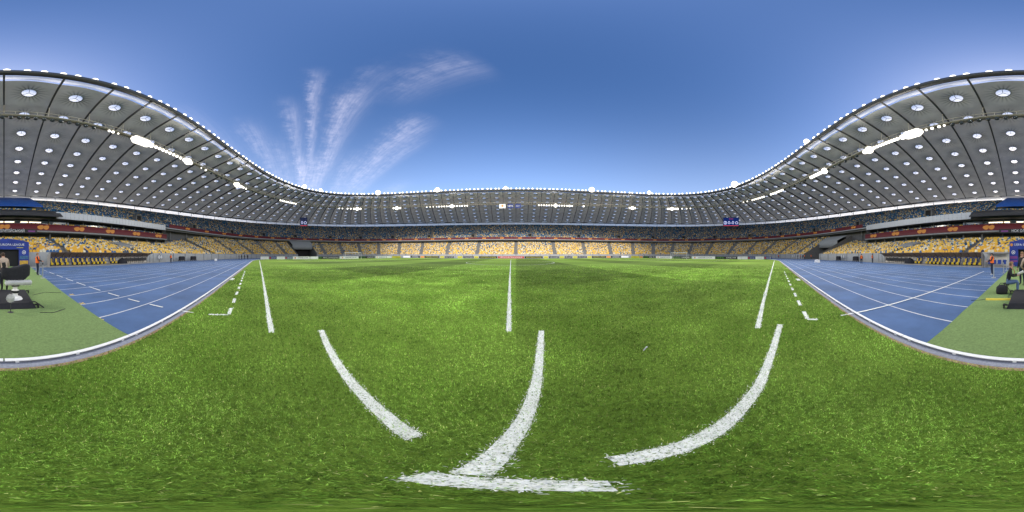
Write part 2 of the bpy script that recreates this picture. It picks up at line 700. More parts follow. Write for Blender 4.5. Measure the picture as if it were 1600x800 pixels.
# yellow tape crosses where the lane lines meet the mat
for px, py, wh in ((155, 499, 'nearest left edge'), (128, 474, 'second along the left edge'), (112, 460, 'third along the left edge'), (1503, 504, 'right edge')):
    x, y = gp(px, py)
    b = MB()
    b.box((x, y, .0), (.22, .035, .006), rz=.7).box((x, y, .002), (.22, .035, .006), rz=-.8)
    tag(b.build('tape_cross', mat('tape_yellow', (.62, .45, .12), .7)), 'small yellow tape cross on a lane line at the mat, ' + wh, 'tape', 'tape crosses on the track')
# synthetic turf walkway from the tunnel to the kerb
M_MAT = mat('synthetic_turf', (.185, .275, .098), .95, .34, 24, .8, 260)
tw = [(-2.06, -2.13), (-2.25, -4.1), (-2.55, -8), (-3.0, -14), (-3.6, -22.6), (2.2, -22.6), (1.98, -14), (1.85, -8), (1.72, -4.1), (1.55, -2.13)]
b = MB()
nw = len(tw)
b.add([(x, y, .014) for x, y in tw] + [(x, y, -.008) for x, y in tw], [tuple(range(nw))] + [(i, nw + i, nw + (i + 1) % nw, (i + 1) % nw) for i in range(nw)])
tag(b.build('turf_walkway', M_MAT), 'pale green synthetic turf walkway laid from the tunnel arch across the blue track', 'turf mat')

# ------------------------------------------------------------------ pitch markings near the camera (segments as they show) and far
NEAR = {
    'touchline': [[(405.5, 407), (408, 420), (411.5, 440), (416, 468), (420, 495), (424.5, 520)],
                  [(502, 516), (512, 541), (526, 566), (546, 594), (572, 622), (606, 653), (648, 684)],
                  [(650, 742), (690, 750), (740, 754), (800, 757), (860, 758.5), (956, 759)],
                  [(957, 721), (1010, 712), (1066, 698), (1120, 672), (1160, 636), (1185, 604), (1203, 560), (1219, 507)],
                  [(1183.5, 513), (1193, 470), (1201, 440), (1207, 418), (1210, 407)]],
    'halfway_line': [[(798.2, 405.6), (797.8, 412), (796.5, 440), (795, 518)],
                     [(846, 517), (843, 560), (838, 600), (824, 645), (790, 695), (752, 730), (735, 742)]],
}
NEARLINES = []
for nme, segs in NEAR.items():
    for sgm in segs:
        P = [gp(*p) for p in sgm]
        # smooth by linear resampling in the ground plane
        Q = [P[0]]
        for a, c in zip(P, P[1:]):
            L = hypot(c[0] - a[0], c[1] - a[1])
            n = max(1, int(L / .25)) if L < 12 else 4
            Q += [(a[0] + (c[0] - a[0]) * i / n, a[1] + (c[1] - a[1]) * i / n) for i in range(1, n + 1)]
        NEARLINES.append((nme, Q, .128))
for x0, x1, y0, y1 in ((-4.12, -16.4, -.80, -1.5), (3.78, 16.4, -.84, -1.2)):
    n = 11
    for i in range(n):
        t = i / n
        ax, ay = x0 + (x1 - x0) * t, y0 + (y1 - y0) * t
        t = (i + .5) / n
        NEARLINES.append(('technical_area_dash', [(ax, ay), (x0 + (x1 - x0) * t, y0 + (y1 - y0) * t)], .10))
NEARLINES.append(('technical_area_corner', [(-4.09, -.79), (-3.99, -1.31)], .07))
NEARLINES.append(('technical_area_corner', [(3.75, -.83), (3.69, -1.06)], .08))
NEARLINES.append(('technical_area_corner', [(-16.3, -1.48), (-16.2, -2.0)], .10))


def seglist(Q):
    a = np.array(Q[:-1])
    c = np.array(Q[1:])
    return a, c


def dist_to(Q, X, Y):
    a, c = seglist(Q)
    best = np.full(len(X), 1e9)
    for j, ((ax, ay), (cx, cy)) in enumerate(zip(a, c)):
        dx, dy = cx - ax, cy - ay
        L2 = dx * dx + dy * dy + 1e-12
        tr = ((X - ax) * dx + (Y - ay) * dy) / L2
        t = np.clip(tr, 0, 1)
        d = np.hypot(X - ax - t * dx, Y - ay - t * dy)
        if j == 0:
            d = np.where(tr * np.sqrt(L2) < RNG.normal(.0, .025, len(X)), 9.0, d)
        if j == len(a) - 1:
            d = np.where((tr - 1) * np.sqrt(L2) > RNG.normal(0, .025, len(X)), 9.0, d)
        best = np.minimum(best, d)
    return best


def blades(X, Y, rad_, hgt, colr):
    """one leaning leaf blade per point: a bent strip of two triangles"""
    n = len(X)
    az = RNG.uniform(0, 2 * pi, n)
    lean = RNG.uniform(.15, 1.15, n)
    yaw = az + RNG.normal(0, .5, n) + pi / 2
    w = rad_ * RNG.uniform(.6, 1.3, n)
    h = hgt * RNG.uniform(.55, 1.25, n)
    bx, by = np.cos(yaw) * w / 2, np.sin(yaw) * w / 2
    mxx, myy = X + np.cos(az) * np.sin(lean * .5) * h * .55, Y + np.sin(az) * np.sin(lean * .5) * h * .55
    mz = np.cos(lean * .5) * h * .55
    tx, ty = mxx + np.cos(az) * np.sin(lean * 1.25) * h * .6, myy + np.sin(az) * np.sin(lean * 1.25) * h * .6
    tz = mz + np.cos(lean * 1.25) * h * .45
    z0 = np.zeros(n)
    V = np.stack([np.stack([X - bx, Y - by, z0], 1), np.stack([X + bx, Y + by, z0], 1),
                  np.stack([mxx + bx * .8, myy + by * .8, mz], 1), np.stack([mxx - bx * .8, myy - by * .8, mz], 1),
                  np.stack([tx, ty, tz], 1)], 1).reshape(-1, 3)
    o = np.arange(n) * 5
    F = np.concatenate([np.stack([o, o + 1, o + 2], 1), np.stack([o, o + 2, o + 3], 1), np.stack([o + 3, o + 2, o + 4], 1)])
    C = np.repeat(colr, 5, axis=0)
    return V, F, C


def inlawn(X, Y):
    dx = np.maximum(np.abs(X) - SX, 0)
    return np.hypot(dx, Y - CY) < KR - .10


def noise2(X, Y, seed=0, f=1.0):
    r = np.random.default_rng(seed)
    out = np.zeros(len(X))
    for k in range(14):
        a = r.uniform(0, 2 * pi)
        fr = f * r.uniform(.5, 3.0)
        out += np.sin(fr * (X * cos(a) + Y * sin(a)) + r.uniform(0, 6.3)) / 14 ** .5
    return out


XS, YS, RS = [], [], []
edges = np.geomspace(.015, 26, 50)
for r0, r1 in zip(edges[:-1], edges[1:]):
    rm = (r0 + r1) / 2
    dens = 13000 * min(1, (1.2 / rm) ** 1.75)
    dens *= min(1, max(0, (26 - rm) / 15))
    n = int(dens * pi * (r1 * r1 - r0 * r0))
    rr = np.sqrt(RNG.uniform(r0 * r0, r1 * r1, n))
    aa = RNG.uniform(0, 2 * pi, n)
    XS.append(rr * np.sin(aa))
    YS.append(rr * np.cos(aa))
    RS.append(rr)
X, Y, RR = np.concatenate(XS), np.concatenate(YS), np.concatenate(RS)
k = inlawn(X, Y)
X, Y, RR = X[k], Y[k], RR[k]
bw = .0044 * np.maximum(1, RR / 1.2) ** .82
bh = .030 * np.maximum(1, RR / 2.2) ** .35
own = np.full(len(X), -1)
for i, (nme, Q, w) in enumerate(NEARLINES):
    dd = dist_to(Q, X, Y)
    own[(dd < w / 2 + RNG.normal(0, .013, len(X)))] = i
base_a, base_b, base_c = np.array([.112, .222, .026]), np.array([.262, .420, .076]), np.array([.44, .48, .16])
g = own < 0
mix_ = np.clip(.5 + .28 * noise2(X, Y, 3, 2.0) + RNG.normal(0, .28, len(X)), 0, 1)[:, None]
colr = base_a * (1 - mix_) + base_b * mix_
dry = (RNG.random(len(X)) < .035)[:, None]
colr = np.where(dry, base_c, colr)
band = 1 - .24 * np.sign(np.sin(X * pi / 9)) * np.clip((Y - .5) / 3, .0, 1)
band = band + .10 * np.sign(np.sin(Y * pi / 8.5)) * np.clip(Y / 6, 0, 1) + .10 * np.clip((Y - 1) / 6, 0, 1)
patch = 1 + .17 * noise2(X, Y, 9, 1.2) + .12 * noise2(X, Y, 21, 5.0) + .12 * noise2(X, Y, 33, .5)


def tufts(X, Y, cell, seed):
    # one random value per small clump, clump outlines jittered
    xi = np.floor(X / cell + .35 * np.sin(Y * 3 / cell)).astype(np.int64)
    yi = np.floor(Y / cell + .35 * np.sin(X * 2.7 / cell)).astype(np.int64)
    h = (xi * 73856093 ^ yi * 19349663 ^ seed) & 0xffff
    return ((h * 2654435761) % 65536) / 65536.0


cl = np.where(RR < 2.5, tufts(X, Y, .022, 5), np.where(RR < 6, tufts(X, Y, .035, 6), tufts(X, Y, .07, 7)))
cl = .5 + (cl - .5) * np.where(RR < 2.5, 1.0, np.where(RR < 6, .8, .55))
patch = patch * (.40 + 1.2 * cl)
colr = colr * (1 + .12 * np.clip((RR - 6) / 10, 0, 1))[:, None]
colr = colr * (band * patch * RNG.uniform(.7, 1.3, len(X)))[:, None]
M_BLADE = mat('grass_blade', (1, 1, 1), .7, attr='tint', spec=.08)
V, F, C = blades(X[g], Y[g], bw[g], bh[g], colr[g])
o = bigmesh('grass', V, F, M_BLADE, col=C)
o['kind'] = 'stuff'
o['label'] = 'short mown green grass blades around the camera'
o['category'] = 'grass'


def worn_line():
    m = mat('worn_line_paint', (.74, .75, .70), .85)
    nt = m.node_tree
    g_ = nt.nodes.new('ShaderNodeNewGeometry')
    n = nt.nodes.new('ShaderNodeTexNoise')
    n.inputs['Scale'].default_value = 75
    n.inputs['Detail'].default_value = 4
    nt.links.new(g_.outputs['Position'], n.inputs['Vector'])
    mr = nt.nodes.new('ShaderNodeMapRange')
    mr.inputs[1].default_value, mr.inputs[2].default_value = .34, .46
    nt.links.new(n.outputs[0], mr.inputs[0])
    mx = nt.nodes.new('ShaderNodeMix')
    mx.data_type = 'RGBA'
    mx.inputs[6].default_value = (.16, .22, .07, 1)
    mx.inputs[7].default_value = (.80, .81, .77, 1)
    nt.links.new(mr.outputs[0], mx.inputs[0])
    nt.links.new(mx.outputs[2], nt.nodes['Principled BSDF'].inputs['Base Color'])
    return m


M_WORN = worn_line()
for i, (nme, Q, w) in enumerate(NEARLINES):
    close = min(hypot(*p) for p in Q) < 4 and nme in ('touchline', 'halfway_line')
    ln = strip(nme, Q, w * (.82 if close else 1), .004, M_WORN if close else M_LINE)
    s_ = own == i
    if s_.sum() > 20:
        cw = np.array([.80, .81, .76]) * RNG.uniform(.82, 1.12, (s_.sum(), 1))
        gr = RNG.random(s_.sum()) < .16
        cw[gr] = colr[s_][gr] * 1.3
        V, F, C = blades(X[s_], Y[s_], bw[s_] * 1.25, bh[s_] * .8, cw)
        p = bigmesh('painted_grass_blades', V, F, M_BLADE, ln, col=C)
        p['kind'] = 'stuff'

# far markings
PW, PH = 52.5, 68.0
FYY = .33 + PH
for nme, pts in (('far_touchline', [(-PW, FYY), (PW, FYY)]), ('goal_line', [(-PW, .4), (-PW, FYY)]), ('goal_line', [(PW, .4), (PW, FYY)])):
    strip(nme, pts, .12, .012, M_LINE)
circ = [(9.15 * cos(2 * pi * i / 64) - 1.2, CY + 9.15 * sin(2 * pi * i / 64)) for i in range(65)]
strip('centre_circle', circ, .12, .012, M_LINE)
for sgn in (-1, 1):
    for dpt, half, nme in ((16.5, 20.16, 'penalty_area_line'), (5.5, 9.16, 'goal_area_line')):
        strip(nme, [(sgn * PW, CY - half), (sgn * (PW - dpt), CY - half), (sgn * (PW - dpt), CY + half), (sgn * PW, CY + half)], .12, .012, M_LINE)

# ------------------------------------------------------------------ grandstand
A0, B0 = 97.0, 57.3


def ell(s, phi, off=0.0):
    a, b_ = A0 + s * 53 / 59, B0 + s * 58.7 / 59
    n = 2.3 - .2 * np.clip(s / 59, 0, 1)
    c, sn = np.cos(phi), np.sin(phi)
    return np.sign(c) * np.abs(c) ** (2 / n) * a, CY + np.sign(sn) * np.abs(sn) ** (2 / n) * b_


VIPH = R(24.6)
PHI_N = -pi / 2


def phi_at(px, s):
    """stand parameter seen along a column of the photograph, at depth s"""
    az = azx(px)
    ph = np.linspace(-pi, pi, 7201)
    x, y = ell(s, ph)
    d = np.abs((np.arctan2(x, y) - az + pi) % (2 * pi) - pi)
    return wrap2(float(ph[np.argmin(d)]))


def wrap2(a):
    return (a + 1.5 * pi) % (2 * pi) - 1.5 * pi


def wrap(a):
    return (a + pi) % (2 * pi) - pi


NPH = 360
PHI = np.linspace(-pi, pi, NPH, endpoint=False) + pi / NPH
TUN = [(phi_at(492, 4), phi_at(462, 4)), (phi_at(1266, 4), phi_at(1292, 4))]
TUN = [tuple(sorted(t)) for t in TUN]


def phis_between(a, b_, step=R(1.0)):
    n = max(2, int((b_ - a) / step) + 1)
    return np.linspace(a, b_, n)


def loft(name, prof, phis, m, parent, closed=False):
    """sweep a profile of (s, z) along the bowl"""
    V = []
    for s, z in prof:
        x, y = ell(s, phis)
        V.append(np.stack([x, y, np.full(len(phis), z)], 1))
    V = np.concatenate(V)
    n = len(phis)
    F = []
    i = np.arange(n if closed else n - 1)
    for r in range(len(prof) - 1):
        F.append(np.stack([r * n + i, r * n + (i + 1) % n, (r + 1) * n + (i + 1) % n, (r + 1) * n + i], 1))
    return bigmesh(name, V, np.concatenate(F), m, parent)


ROWS_L, DL, RL, ZL, SL = 24, .833, .375, 1.55, .45
ROWS_V, RV = 18, .205
ROWS_U, DU, RU, ZU, SU = 45, .86, .372, 12.3, 17.9


def steps(rows, d, rise, z0, s0, front=0):
    prof = [(s0 - .02, front), (s0 - .02, z0)]
    for i in range(rows):
        prof += [(s0 + (i + 1) * d, z0 + i * rise)]
        if i < rows - 1:
            prof += [(s0 + (i + 1) * d, z0 + (i + 1) * rise)]
    return prof


stand = thing('grandstand', 'two tier concrete stadium stand ringing the whole pitch under the roof', 'grandstand')
v0, v1 = PHI_N - VIPH, PHI_N + VIPH


def low_rise(ph):
    """the lower tier is shallow behind the benches and steepens towards the ends"""
    t = np.clip((np.abs(wrap(ph - PHI_N)) - VIPH) / R(16), 0, 1)
    return RV + (RL - RV) * t * t * (3 - 2 * t)


def low_terrace(phis, rows):
    ri = low_rise(phis)
    V = []
    prof = [(SL - .02, None), (SL - .02, 0)]
    for i in range(rows):
        prof.append((SL + (i + 1) * DL, i))
        if i < rows - 1:
            prof.append((SL + (i + 1) * DL, i + 1))
    for s_, k_ in prof:
        x, y = ell(s_, phis)
        V.append(np.stack([x, y, np.zeros(len(phis)) if k_ is None else ZL + ri * k_], 1))
    n = len(phis)
    i = np.arange(n - 1)
    F = [np.stack([r * n + i, r * n + i + 1, (r + 1) * n + i + 1, (r + 1) * n + i], 1) for r in range(len(prof) - 1)]
    return bigmesh('lower_terrace', np.concatenate(V), np.concatenate(F), M_CONC, stand)


low_terrace(phis_between(v0, v1), ROWS_V)['label'] = 'shallow lower terrace behind the team benches'
cuts = sorted([(v0, v1)] + TUN)
gaps = []
for i, (a, b_) in enumerate(cuts):
    nxt = cuts[(i + 1) % len(cuts)]
    gaps.append((b_, nxt[0] if nxt[0] > b_ else nxt[0] + 2 * pi))
for a, b_ in gaps:
    low_terrace(phis_between(a, b_), ROWS_L)
    loft('concourse_wall', [(20.6, 4.0), (20.6, 12.1)], phis_between(a, b_), M_CONC_D, stand)
loft('upper_terrace', steps(ROWS_U, DU, RU, ZU, SU, ZU - 1.2), PHI, M_CONC, stand, True)
loft('tier_underside', [(16.9, 11.75), (20.5, 12.1), (57, 27.9)], PHI, M_CONC_D, stand, True)
loft('rear_wall', [(57.4, 0), (57.4, 29.3), (56.6, 29.3)], PHI, M_WALL, stand, True)
# front wall with a coping, in panels
for a, b_ in gaps + [(v0, v1)]:
    loft('front_wall', [(.0, -.06), (.0, 2.0), (.14, 2.0), (.14, 1.5)], phis_between(a, b_), M_WALL, stand)
# posts along the front wall
nb = 120
for i in range(nb):
    ph = -pi + 2 * pi * i / nb
    x, y = ell(-.03, ph)
    x, y = float(x), float(y)
    if any(a < wrap2(ph) < b_ for a, b_ in TUN):
        continue
    b = MB().box((0, 0, 1.0), (.18, .06, 2.06))
    nx, ny = -x / 97 ** 2, -(y - CY) / 57.3 ** 2
    b.build('wall_pier', M_CONC, stand, (x, y, 0), atan2(ny, nx) - pi / 2)
# end walls of the lower terraces and the two vehicle tunnels
TZ = {t: ZL + float(low_rise(np.array([sum(t) / 2]))[0]) * ROWS_L + .8 for t in TUN}
for a, b_ in TUN:
    for ph in (a, b_):
        P = [ell(s, ph) for s in (.0, 4, 20.4)]
        bm_ = MB()
        x0, y0 = map(float, P[0])
        x1, y1 = map(float, P[2])
        bm_.add([(x0, y0, -.05), (x1, y1, -.05), (x1, y1, TZ[(a, b_)] + .3), (x0, y0, 2.0)], [(0, 1, 2, 3)])
        bm_.build('tunnel_side_wall', M_CONC, stand)
    ph = phis_between(a, b_, R(.5))
    loft('tunnel_back_wall', [(16, -.05), (16, TZ[(a, b_)] - .8)], ph, M_DARK, stand)  # coloured near black for the shade deep in the tunnel
    loft('concourse_wall', [(20.6, 4.0), (20.6, 12.1)], ph, M_CONC_D, stand)
    loft('tunnel_lintel', [(16, 5.6 * TZ[(a, b_)] / 11.3), (10, 5.2 * TZ[(a, b_)] / 11.3), (10, 8.2 * TZ[(a, b_)] / 11.3), (16.9, TZ[(a, b_)])], ph, M_WALL, stand)
for ph in (v0, v1):
    (x0, y0), (x1, y1) = [tuple(map(float, ell(s, ph))) for s in (.2, 20.4)]
    MB().add([(x0, y0, 0), (x1, y1, 0), (x1, y1, 12.2), (x1 * .82 + x0 * .18, y1 * .82 + y0 * .18, 12.2), (x1 * .82 + x0 * .18, y1 * .82 + y0 * .18, 5.0), (x0, y0, 1.4)], [(0, 1, 2, 3, 4, 5)]).build('end_wall', M_CONC, stand)
# premium level behind the benches: concourse, slab, boxes, parapet
vp = phis_between(v0, v1)
loft('concourse_wall', [(19, 5.0), (19, 7.4)], vp, M_CONC_D, stand)
loft('concourse_floor', [(15.6, 5.02), (19, 5.02)], vp, M_CONC, stand)
loft('premium_slab', [(19, 7.12), (15.7, 7.12), (15.7, 7.5), (15.78, 7.5)], vp, M_WALL, stand)
loft('premium_balcony', [(15.95, 7.5), (15.95, 9.2), (16.1, 9.2), (16.1, 8.4), (18.0, 8.4), (18.0, 9.0), (19.4, 9.0)], vp, M_CONC, stand)
loft('box_front', [(19.5, 9.0), (19.5, 11.0)], vp, M_GLASSD, stand)
loft('box_ceiling', [(19.6, 10.95), (16.7, 10.85)], vp, M_CONC, stand)
M_PANEL = mat('parapet_panel_metal', (.42, .44, .46), .4, .06, 2, metal=.2)
phs = np.linspace(v0, v1, 87)
for a, b_ in zip(phs[:-1], phs[1:]):
    if abs(a - PHI_N) < R(5.3):
        continue
    a2 = a + (b_ - a) * .03
    x0, y0 = map(float, ell(16.62, a2))
    x1, y1 = map(float, ell(16.62, b_))
    L = hypot(x1 - x0, y1 - y0)
    MB().box((0, 0, .92), (L - .02, .06, 1.84)).build('parapet_panel', M_PANEL, stand, ((x0 + x1) / 2, (y0 + y1) / 2, 10.9), atan2(y1 - y0, x1 - x0))
for i, ph in enumerate(np.linspace(v0, v1, 23)):
    x, y = map(float, ell(17.2, ph))
    MB().lathe([(.22, 0), (.22, 2.15)], n=10).build('column', M_CONC, stand, (x, y, 5.02), 0, True)
    x, y = map(float, ell(18.6, ph))
    MB().lathe([(.16, 0), (.16, 1.95)], n=10).build('column', M_CONC, stand, (x, y, 9.0), 0, True)
for i in range(60):
    ph = v1 + (2 * pi - 2 * VIPH) * (i + .5) / 60
    if any(a - .02 < wrap2(ph) < b_ + .02 for a, b_ in TUN):
        continue
    x, y = map(float, ell(19.6, ph))
    zb = ZL + float(low_rise(np.array([ph]))[0]) * 23
    MB().lathe([(.25, zb), (.25, 12.1)], n=8).build('column', M_CONC, stand, (x, y, 0), 0, True)
# dark canopy of the press boxes, lit strips behind
cp = phis_between(PHI_N - R(5.6), PHI_N + R(5.6), R(.7))
loft('press_canopy', [(13.9, 10.75), (14.0, 11.0), (18.2, 13.3), (18.2, 12.6), (13.9, 10.75)], cp, M_STEEL_D, stand)
loft('press_box_wall', [(18.9, 9.05), (18.9, 10.6)], phis_between(PHI_N - R(7), PHI_N + R(7)), mat('press_box_glass', (.30, .36, .48), .2, spec=.6), stand)
for px0_, px1_ in ((0, 22), (32, 64), (1545, 1578), (1588, 1599)):
    q0, q1 = phi_at(px0_, 18.7), phi_at(px1_, 18.7)
    loft('strip_light', [(18.75, 10.02), (18.75, 10.2)], np.linspace(q0, q1, 4), M_TUBE, stand)

# seats ---------------------------------------------------------------
SEAT_C = np.array([[.68, .42, .05], [.62, .57, .42], [.018, .105, .225], [.010, .032, .07]])
PHD = np.linspace(-pi, pi, 4001)
NA_L, NA_U, NA_V = 34, 44, 44


def aisle_gap(ph, n, half, s):
    return None


def row_seats(s, keep, naisle, ahalf, pitch_=.52):
    x, y = ell(s, PHD)
    seg = np.hypot(np.diff(x), np.diff(y))
    cum = np.concatenate([[0], np.cumsum(seg)])
    n = int(cum[-1] / pitch_)
    q = (np.arange(n) + .5) / n * cum[-1]
    ph = np.interp(q, cum, PHD)
    xs, ys = ell(s, ph)
    # aisles at even stand parameters; their width in metres
    ap = np.linspace(-pi, pi, naisle, endpoint=False) + pi / naisle
    ax_, ay_ = ell(s, ap)
    ok = np.ones(n, bool)
    for x0, y0 in zip(ax_, ay_):
        ok &= np.hypot(xs - x0, ys - y0) > ahalf
    ok &= keep(ph)
    e = 1e-3
    xa, ya = ell(s, ph + e)
    t = np.arctan2(ya - ys, xa - xs)
    return xs[ok], ys[ok], t[ok], ph[ok]


SEATS = []          # x, y, z, tangent angle, colour index, zone


def colours(n, frac, zone):
    if zone == 'L':
        p = np.array([.62 - .24 * frac, .22 - .03 * frac, .11 + .15 * frac, .05 + .12 * frac])
    elif zone == 'V':
        p = np.array([.62 - .10 * frac, .17, .14 + .06 * frac, .07 + .04 * frac])
    else:
        p = np.array([.17 - .09 * frac, .08 - .04 * frac, .48 - .08 * frac, .27 + .21 * frac])
    return RNG.choice(4, n, p=p / p.sum())


def in_vip(ph):
    return np.abs(wrap(ph - PHI_N)) < VIPH - .004


def in_tun(ph, pad=.01):
    r = np.zeros(len(ph), bool)
    for a, b_ in TUN:
        r |= (wrap2(ph) > a - pad) & (wrap2(ph) < b_ + pad)
    return r


TARP = lambda ph, s: np.abs(wrap(ph - PHI_N)) < R(5.2)
for i in range(ROWS_L):
    s = SL + DL * (i + .62)
    for zone, naisle, hw in (('L', NA_L, 1.15), ('V', NA_V, .7)):
        if zone == 'V' and i >= ROWS_V:
            continue
        xs, ys, t, ph = row_seats(s, (lambda p: ~in_vip(p) & ~in_tun(p, .012)) if zone == 'L' else in_vip, naisle, hw)
        SEATS.append((xs, ys, ZL + low_rise(ph) * i, t, colours(len(xs), i / ROWS_L, zone), np.full(len(xs), 0 if zone == 'L' else 1)))
for i in range(ROWS_U):
    s = SU + DU * (i + .62)
    if i < 40:
        xs, ys, t, ph = row_seats(s, lambda p: ~((np.abs(wrap(p - PHI_N) + R(.4)) < R(3.9)) & (6 < i)), NA_U, .85)
    else:
        xs, ys, t, ph = row_seats(s, lambda p: ~(np.abs(wrap(p - PHI_N) + R(.4)) < R(3.9)), NA_U, .85)
    SEATS.append((xs, ys, np.full(len(xs), ZU + RU * i), t, colours(len(xs), i / ROWS_U, 'U'), np.full(len(xs), 2)))
for dz, dd_ in ((8.4, 17.4), (9.0, 18.3)):
    xs, ys, t, ph = row_seats(dd_ - .3, lambda p: in_vip(p) & (np.abs(wrap(p - PHI_N)) > R(2)), NA_V, .6)
    SEATS.append((xs, ys, np.full(len(xs), dz), t, RNG.choice(4, len(xs), p=[.25, .15, .25, .35]), np.full(len(xs), 3)))
sx, sy, sz, st_, sc_, szn = [np.concatenate([r[j] for r in SEATS]) for j in range(6)]
keep_ = np.ones(len(sx), bool)
for px in (190, 1422):
    qx, qy = map(float, ell(9, phi_at(px, 9)))
    keep_ &= ~((np.hypot(sx - qx, sy - qy) < 2.6) & (szn == 1))
sx, sy, sz, st_, sc_, szn = [q[keep_] for q in (sx, sy, sz, st_, sc_, szn)]
dcam = np.hypot(sx, sy)
az_ = np.arctan2(sx, sy)
# seats hidden behind the dugouts or the arch come last when the 300 largest are chosen
hid = (szn != 1) | (np.abs(sx) < 4.2)
order = np.argsort(dcam + hid * 1000)
solo = np.zeros(len(sx), bool)
solo[order[:300]] = True
OUT = np.stack([np.sin(st_), -np.cos(st_)], 1)      # points away from the pitch (path runs counter-clockwise)


def seat_shape(n_):
    """back shell with a rounded top, seat pan and foot, thick"""
    b = MB()
    w = .44
    prof = [(-w / 2, .44), (w / 2, .44), (w / 2, .72), (w / 2 - .06, .83), (0, .86), (-w / 2 + .06, .83), (-w / 2, .72)]
    k = len(prof)
    vs = [(x, .20 + (z - .44) * .22, z) for x, z in prof] + [(x, .24 + (z - .44) * .22, z) for x, z in prof]
    b.add(vs, [tuple(range(k)), tuple(range(k, 2 * k))[::-1]] + [(i, k + i, k + (i + 1) % k, (i + 1) % k) for i in range(k)])
    b.box((0, 0, .43), (w, .42, .045), rx=.05)
    b.box((0, .14, .2), (.06, .06, .40))
    me = bpy.data.meshes.new('stadium_chair')
    me.from_pydata(b.v, [], b.f)
    me.update()
    return me


SMESH = []
for mname, words in ((M_SEATY, 'yellow'), (M_SEATW, 'cream white'), (M_SEATB, 'blue'), (M_SEATN, 'dark navy')):
    me = seat_shape(0)
    me.materials.append(mname)
    SMESH.append((me, words))
nth = lambda k_: '%d%s' % (k_, 'th' if 10 < k_ % 100 < 14 else {1: 'st', 2: 'nd', 3: 'rd'}.get(k_ % 10, 'th'))
count = {}
for i in sorted(np.nonzero(solo)[0], key=lambda q: abs(sx[q])):
    me, words = SMESH[sc_[i]]
    o = link('stadium_chair', me, None, (float(sx[i]), float(sy[i]), float(sz[i])), float(st_[i]) + pi)
    rw = int(round((sz[i] - ZL) / RV)) + 1
    side = 'left' if sx[i] < 0 else 'right'
    count[(rw, side)] = count.get((rw, side), 0) + 1
    tag(o, '%s seat, %s row above the %s dugout, %s from the arch' % (words, nth(rw), side, nth(count[(rw, side)])), 'chair', 'seats above the %s dugout' % side)
r = ~solo
n = r.sum()
ox, oy = OUT[r, 0], OUT[r, 1]
txx, tyy = np.cos(st_[r]), np.sin(st_[r])
X, Y, Z = sx[r], sy[r], sz[r]
prof = [(-.22, .20, .44), (.22, .20, .44), (.22, .28, .74), (.14, .31, .86), (-.14, .31, .86), (-.22, .28, .74)]
pan = [(-.22, -.2, .45), (.22, -.2, .45), (.22, .2, .42), (-.22, .2, .42)]
back2 = [(-.22, .25, .40), (.22, .25, .40), (.16, .35, .86), (-.16, .35, .86)]
P = []
for u, dd_, zz in prof + pan + back2:
    P.append(np.stack([X + txx * u + ox * dd_, Y + tyy * u + oy * dd_, Z + zz], 1))
V = np.stack(P, 1).reshape(-1, 3)
o = (np.arange(n) * 14)[:, None]
F = np.concatenate([o + np.array([0, 1, 2, 5]), o + np.array([5, 2, 3, 4]), o + np.array([6, 7, 8, 9]), o + np.array([11, 10, 13, 12]), o + np.array([4, 3, 12, 13])])
cc = np.repeat(SEAT_C[sc_[r]] * RNG.uniform(.85, 1.15, (n, 1)), 14, axis=0)
o = bigmesh('stadium_seats', V, F, M_SEATS, col=cc)
o['kind'] = 'stuff'
o['label'] = 'thousands of yellow cream and blue seats filling both tiers'
o['category'] = 'seats'

# gangway steps between the seat blocks
for naisle, rows, d_, rise0, z0, s0, half, cond, nm_ in ((NA_L, ROWS_L, DL, None, ZL, SL, .8, lambda p: not in_vip(np.array([p]))[0] and not in_tun(np.array([p]), .02)[0], 'gangway'),
                                                        (NA_V, ROWS_V, DL, None, ZL, SL, .55, lambda p: in_vip(np.array([p]))[0], 'gangway'),
                                                        (NA_U, ROWS_U, DU, RU, ZU, SU, .7, lambda p: True, 'gangway')):
    for ph in np.linspace(-pi, pi, naisle, endpoint=False) + pi / naisle:
        if not cond(ph):
            continue
        b = MB()
        rise = rise0 or float(low_rise(np.array([ph]))[0])
        xa, ya = map(float, ell(s0, ph))
        for i in range(rows):
            for h_, dz in ((.28, rise * .5), (.72, 0.02)):
                x, y = map(float, ell(s0 + d_ * (i + h_), ph))
                x2, y2 = map(float, ell(s0 + d_ * (i + h_), ph + 1e-3))
                b.box((x - xa, y - ya, z0 + rise * i + (rise * .25 if h_ > .5 else 0.02) + .01), (half * 2, d_ * .48, .05 if h_ < .5 else rise * .5), rz=atan2(y2 - y, x2 - x))
        b.build(nm_, M_CONC, stand, (xa, ya, 0))
# entrances (vomitories) in the upper tier
for ph in np.linspace(-pi, pi, 22, endpoint=False) + pi / 44:
    if abs(wrap(ph - PHI_N)) < R(9):
        continue
    x, y = map(float, ell(SU + 5.2, ph))
    x2, y2 = map(float, ell(SU + 5.2, ph + 1e-3))
    z = ZU + RU * 5
    b = MB()
    b.box((0, 0, 1.0), (.3, 2.6, 2.6)).box((2.4, 0, 1.0), (.3, 2.6, 2.6)).box((1.2, 0, 2.2), (2.7, 2.6, .25))
    v = b.build('entrance_surround', M_CONC, stand, (x, y, z), atan2(y2 - y, x2 - x))
    MB().box((1.2, .6, .9), (2.1, .1, 2.4)).build('entrance_opening', M_DARK, v)  # black slab stands in for the dark of the doorway
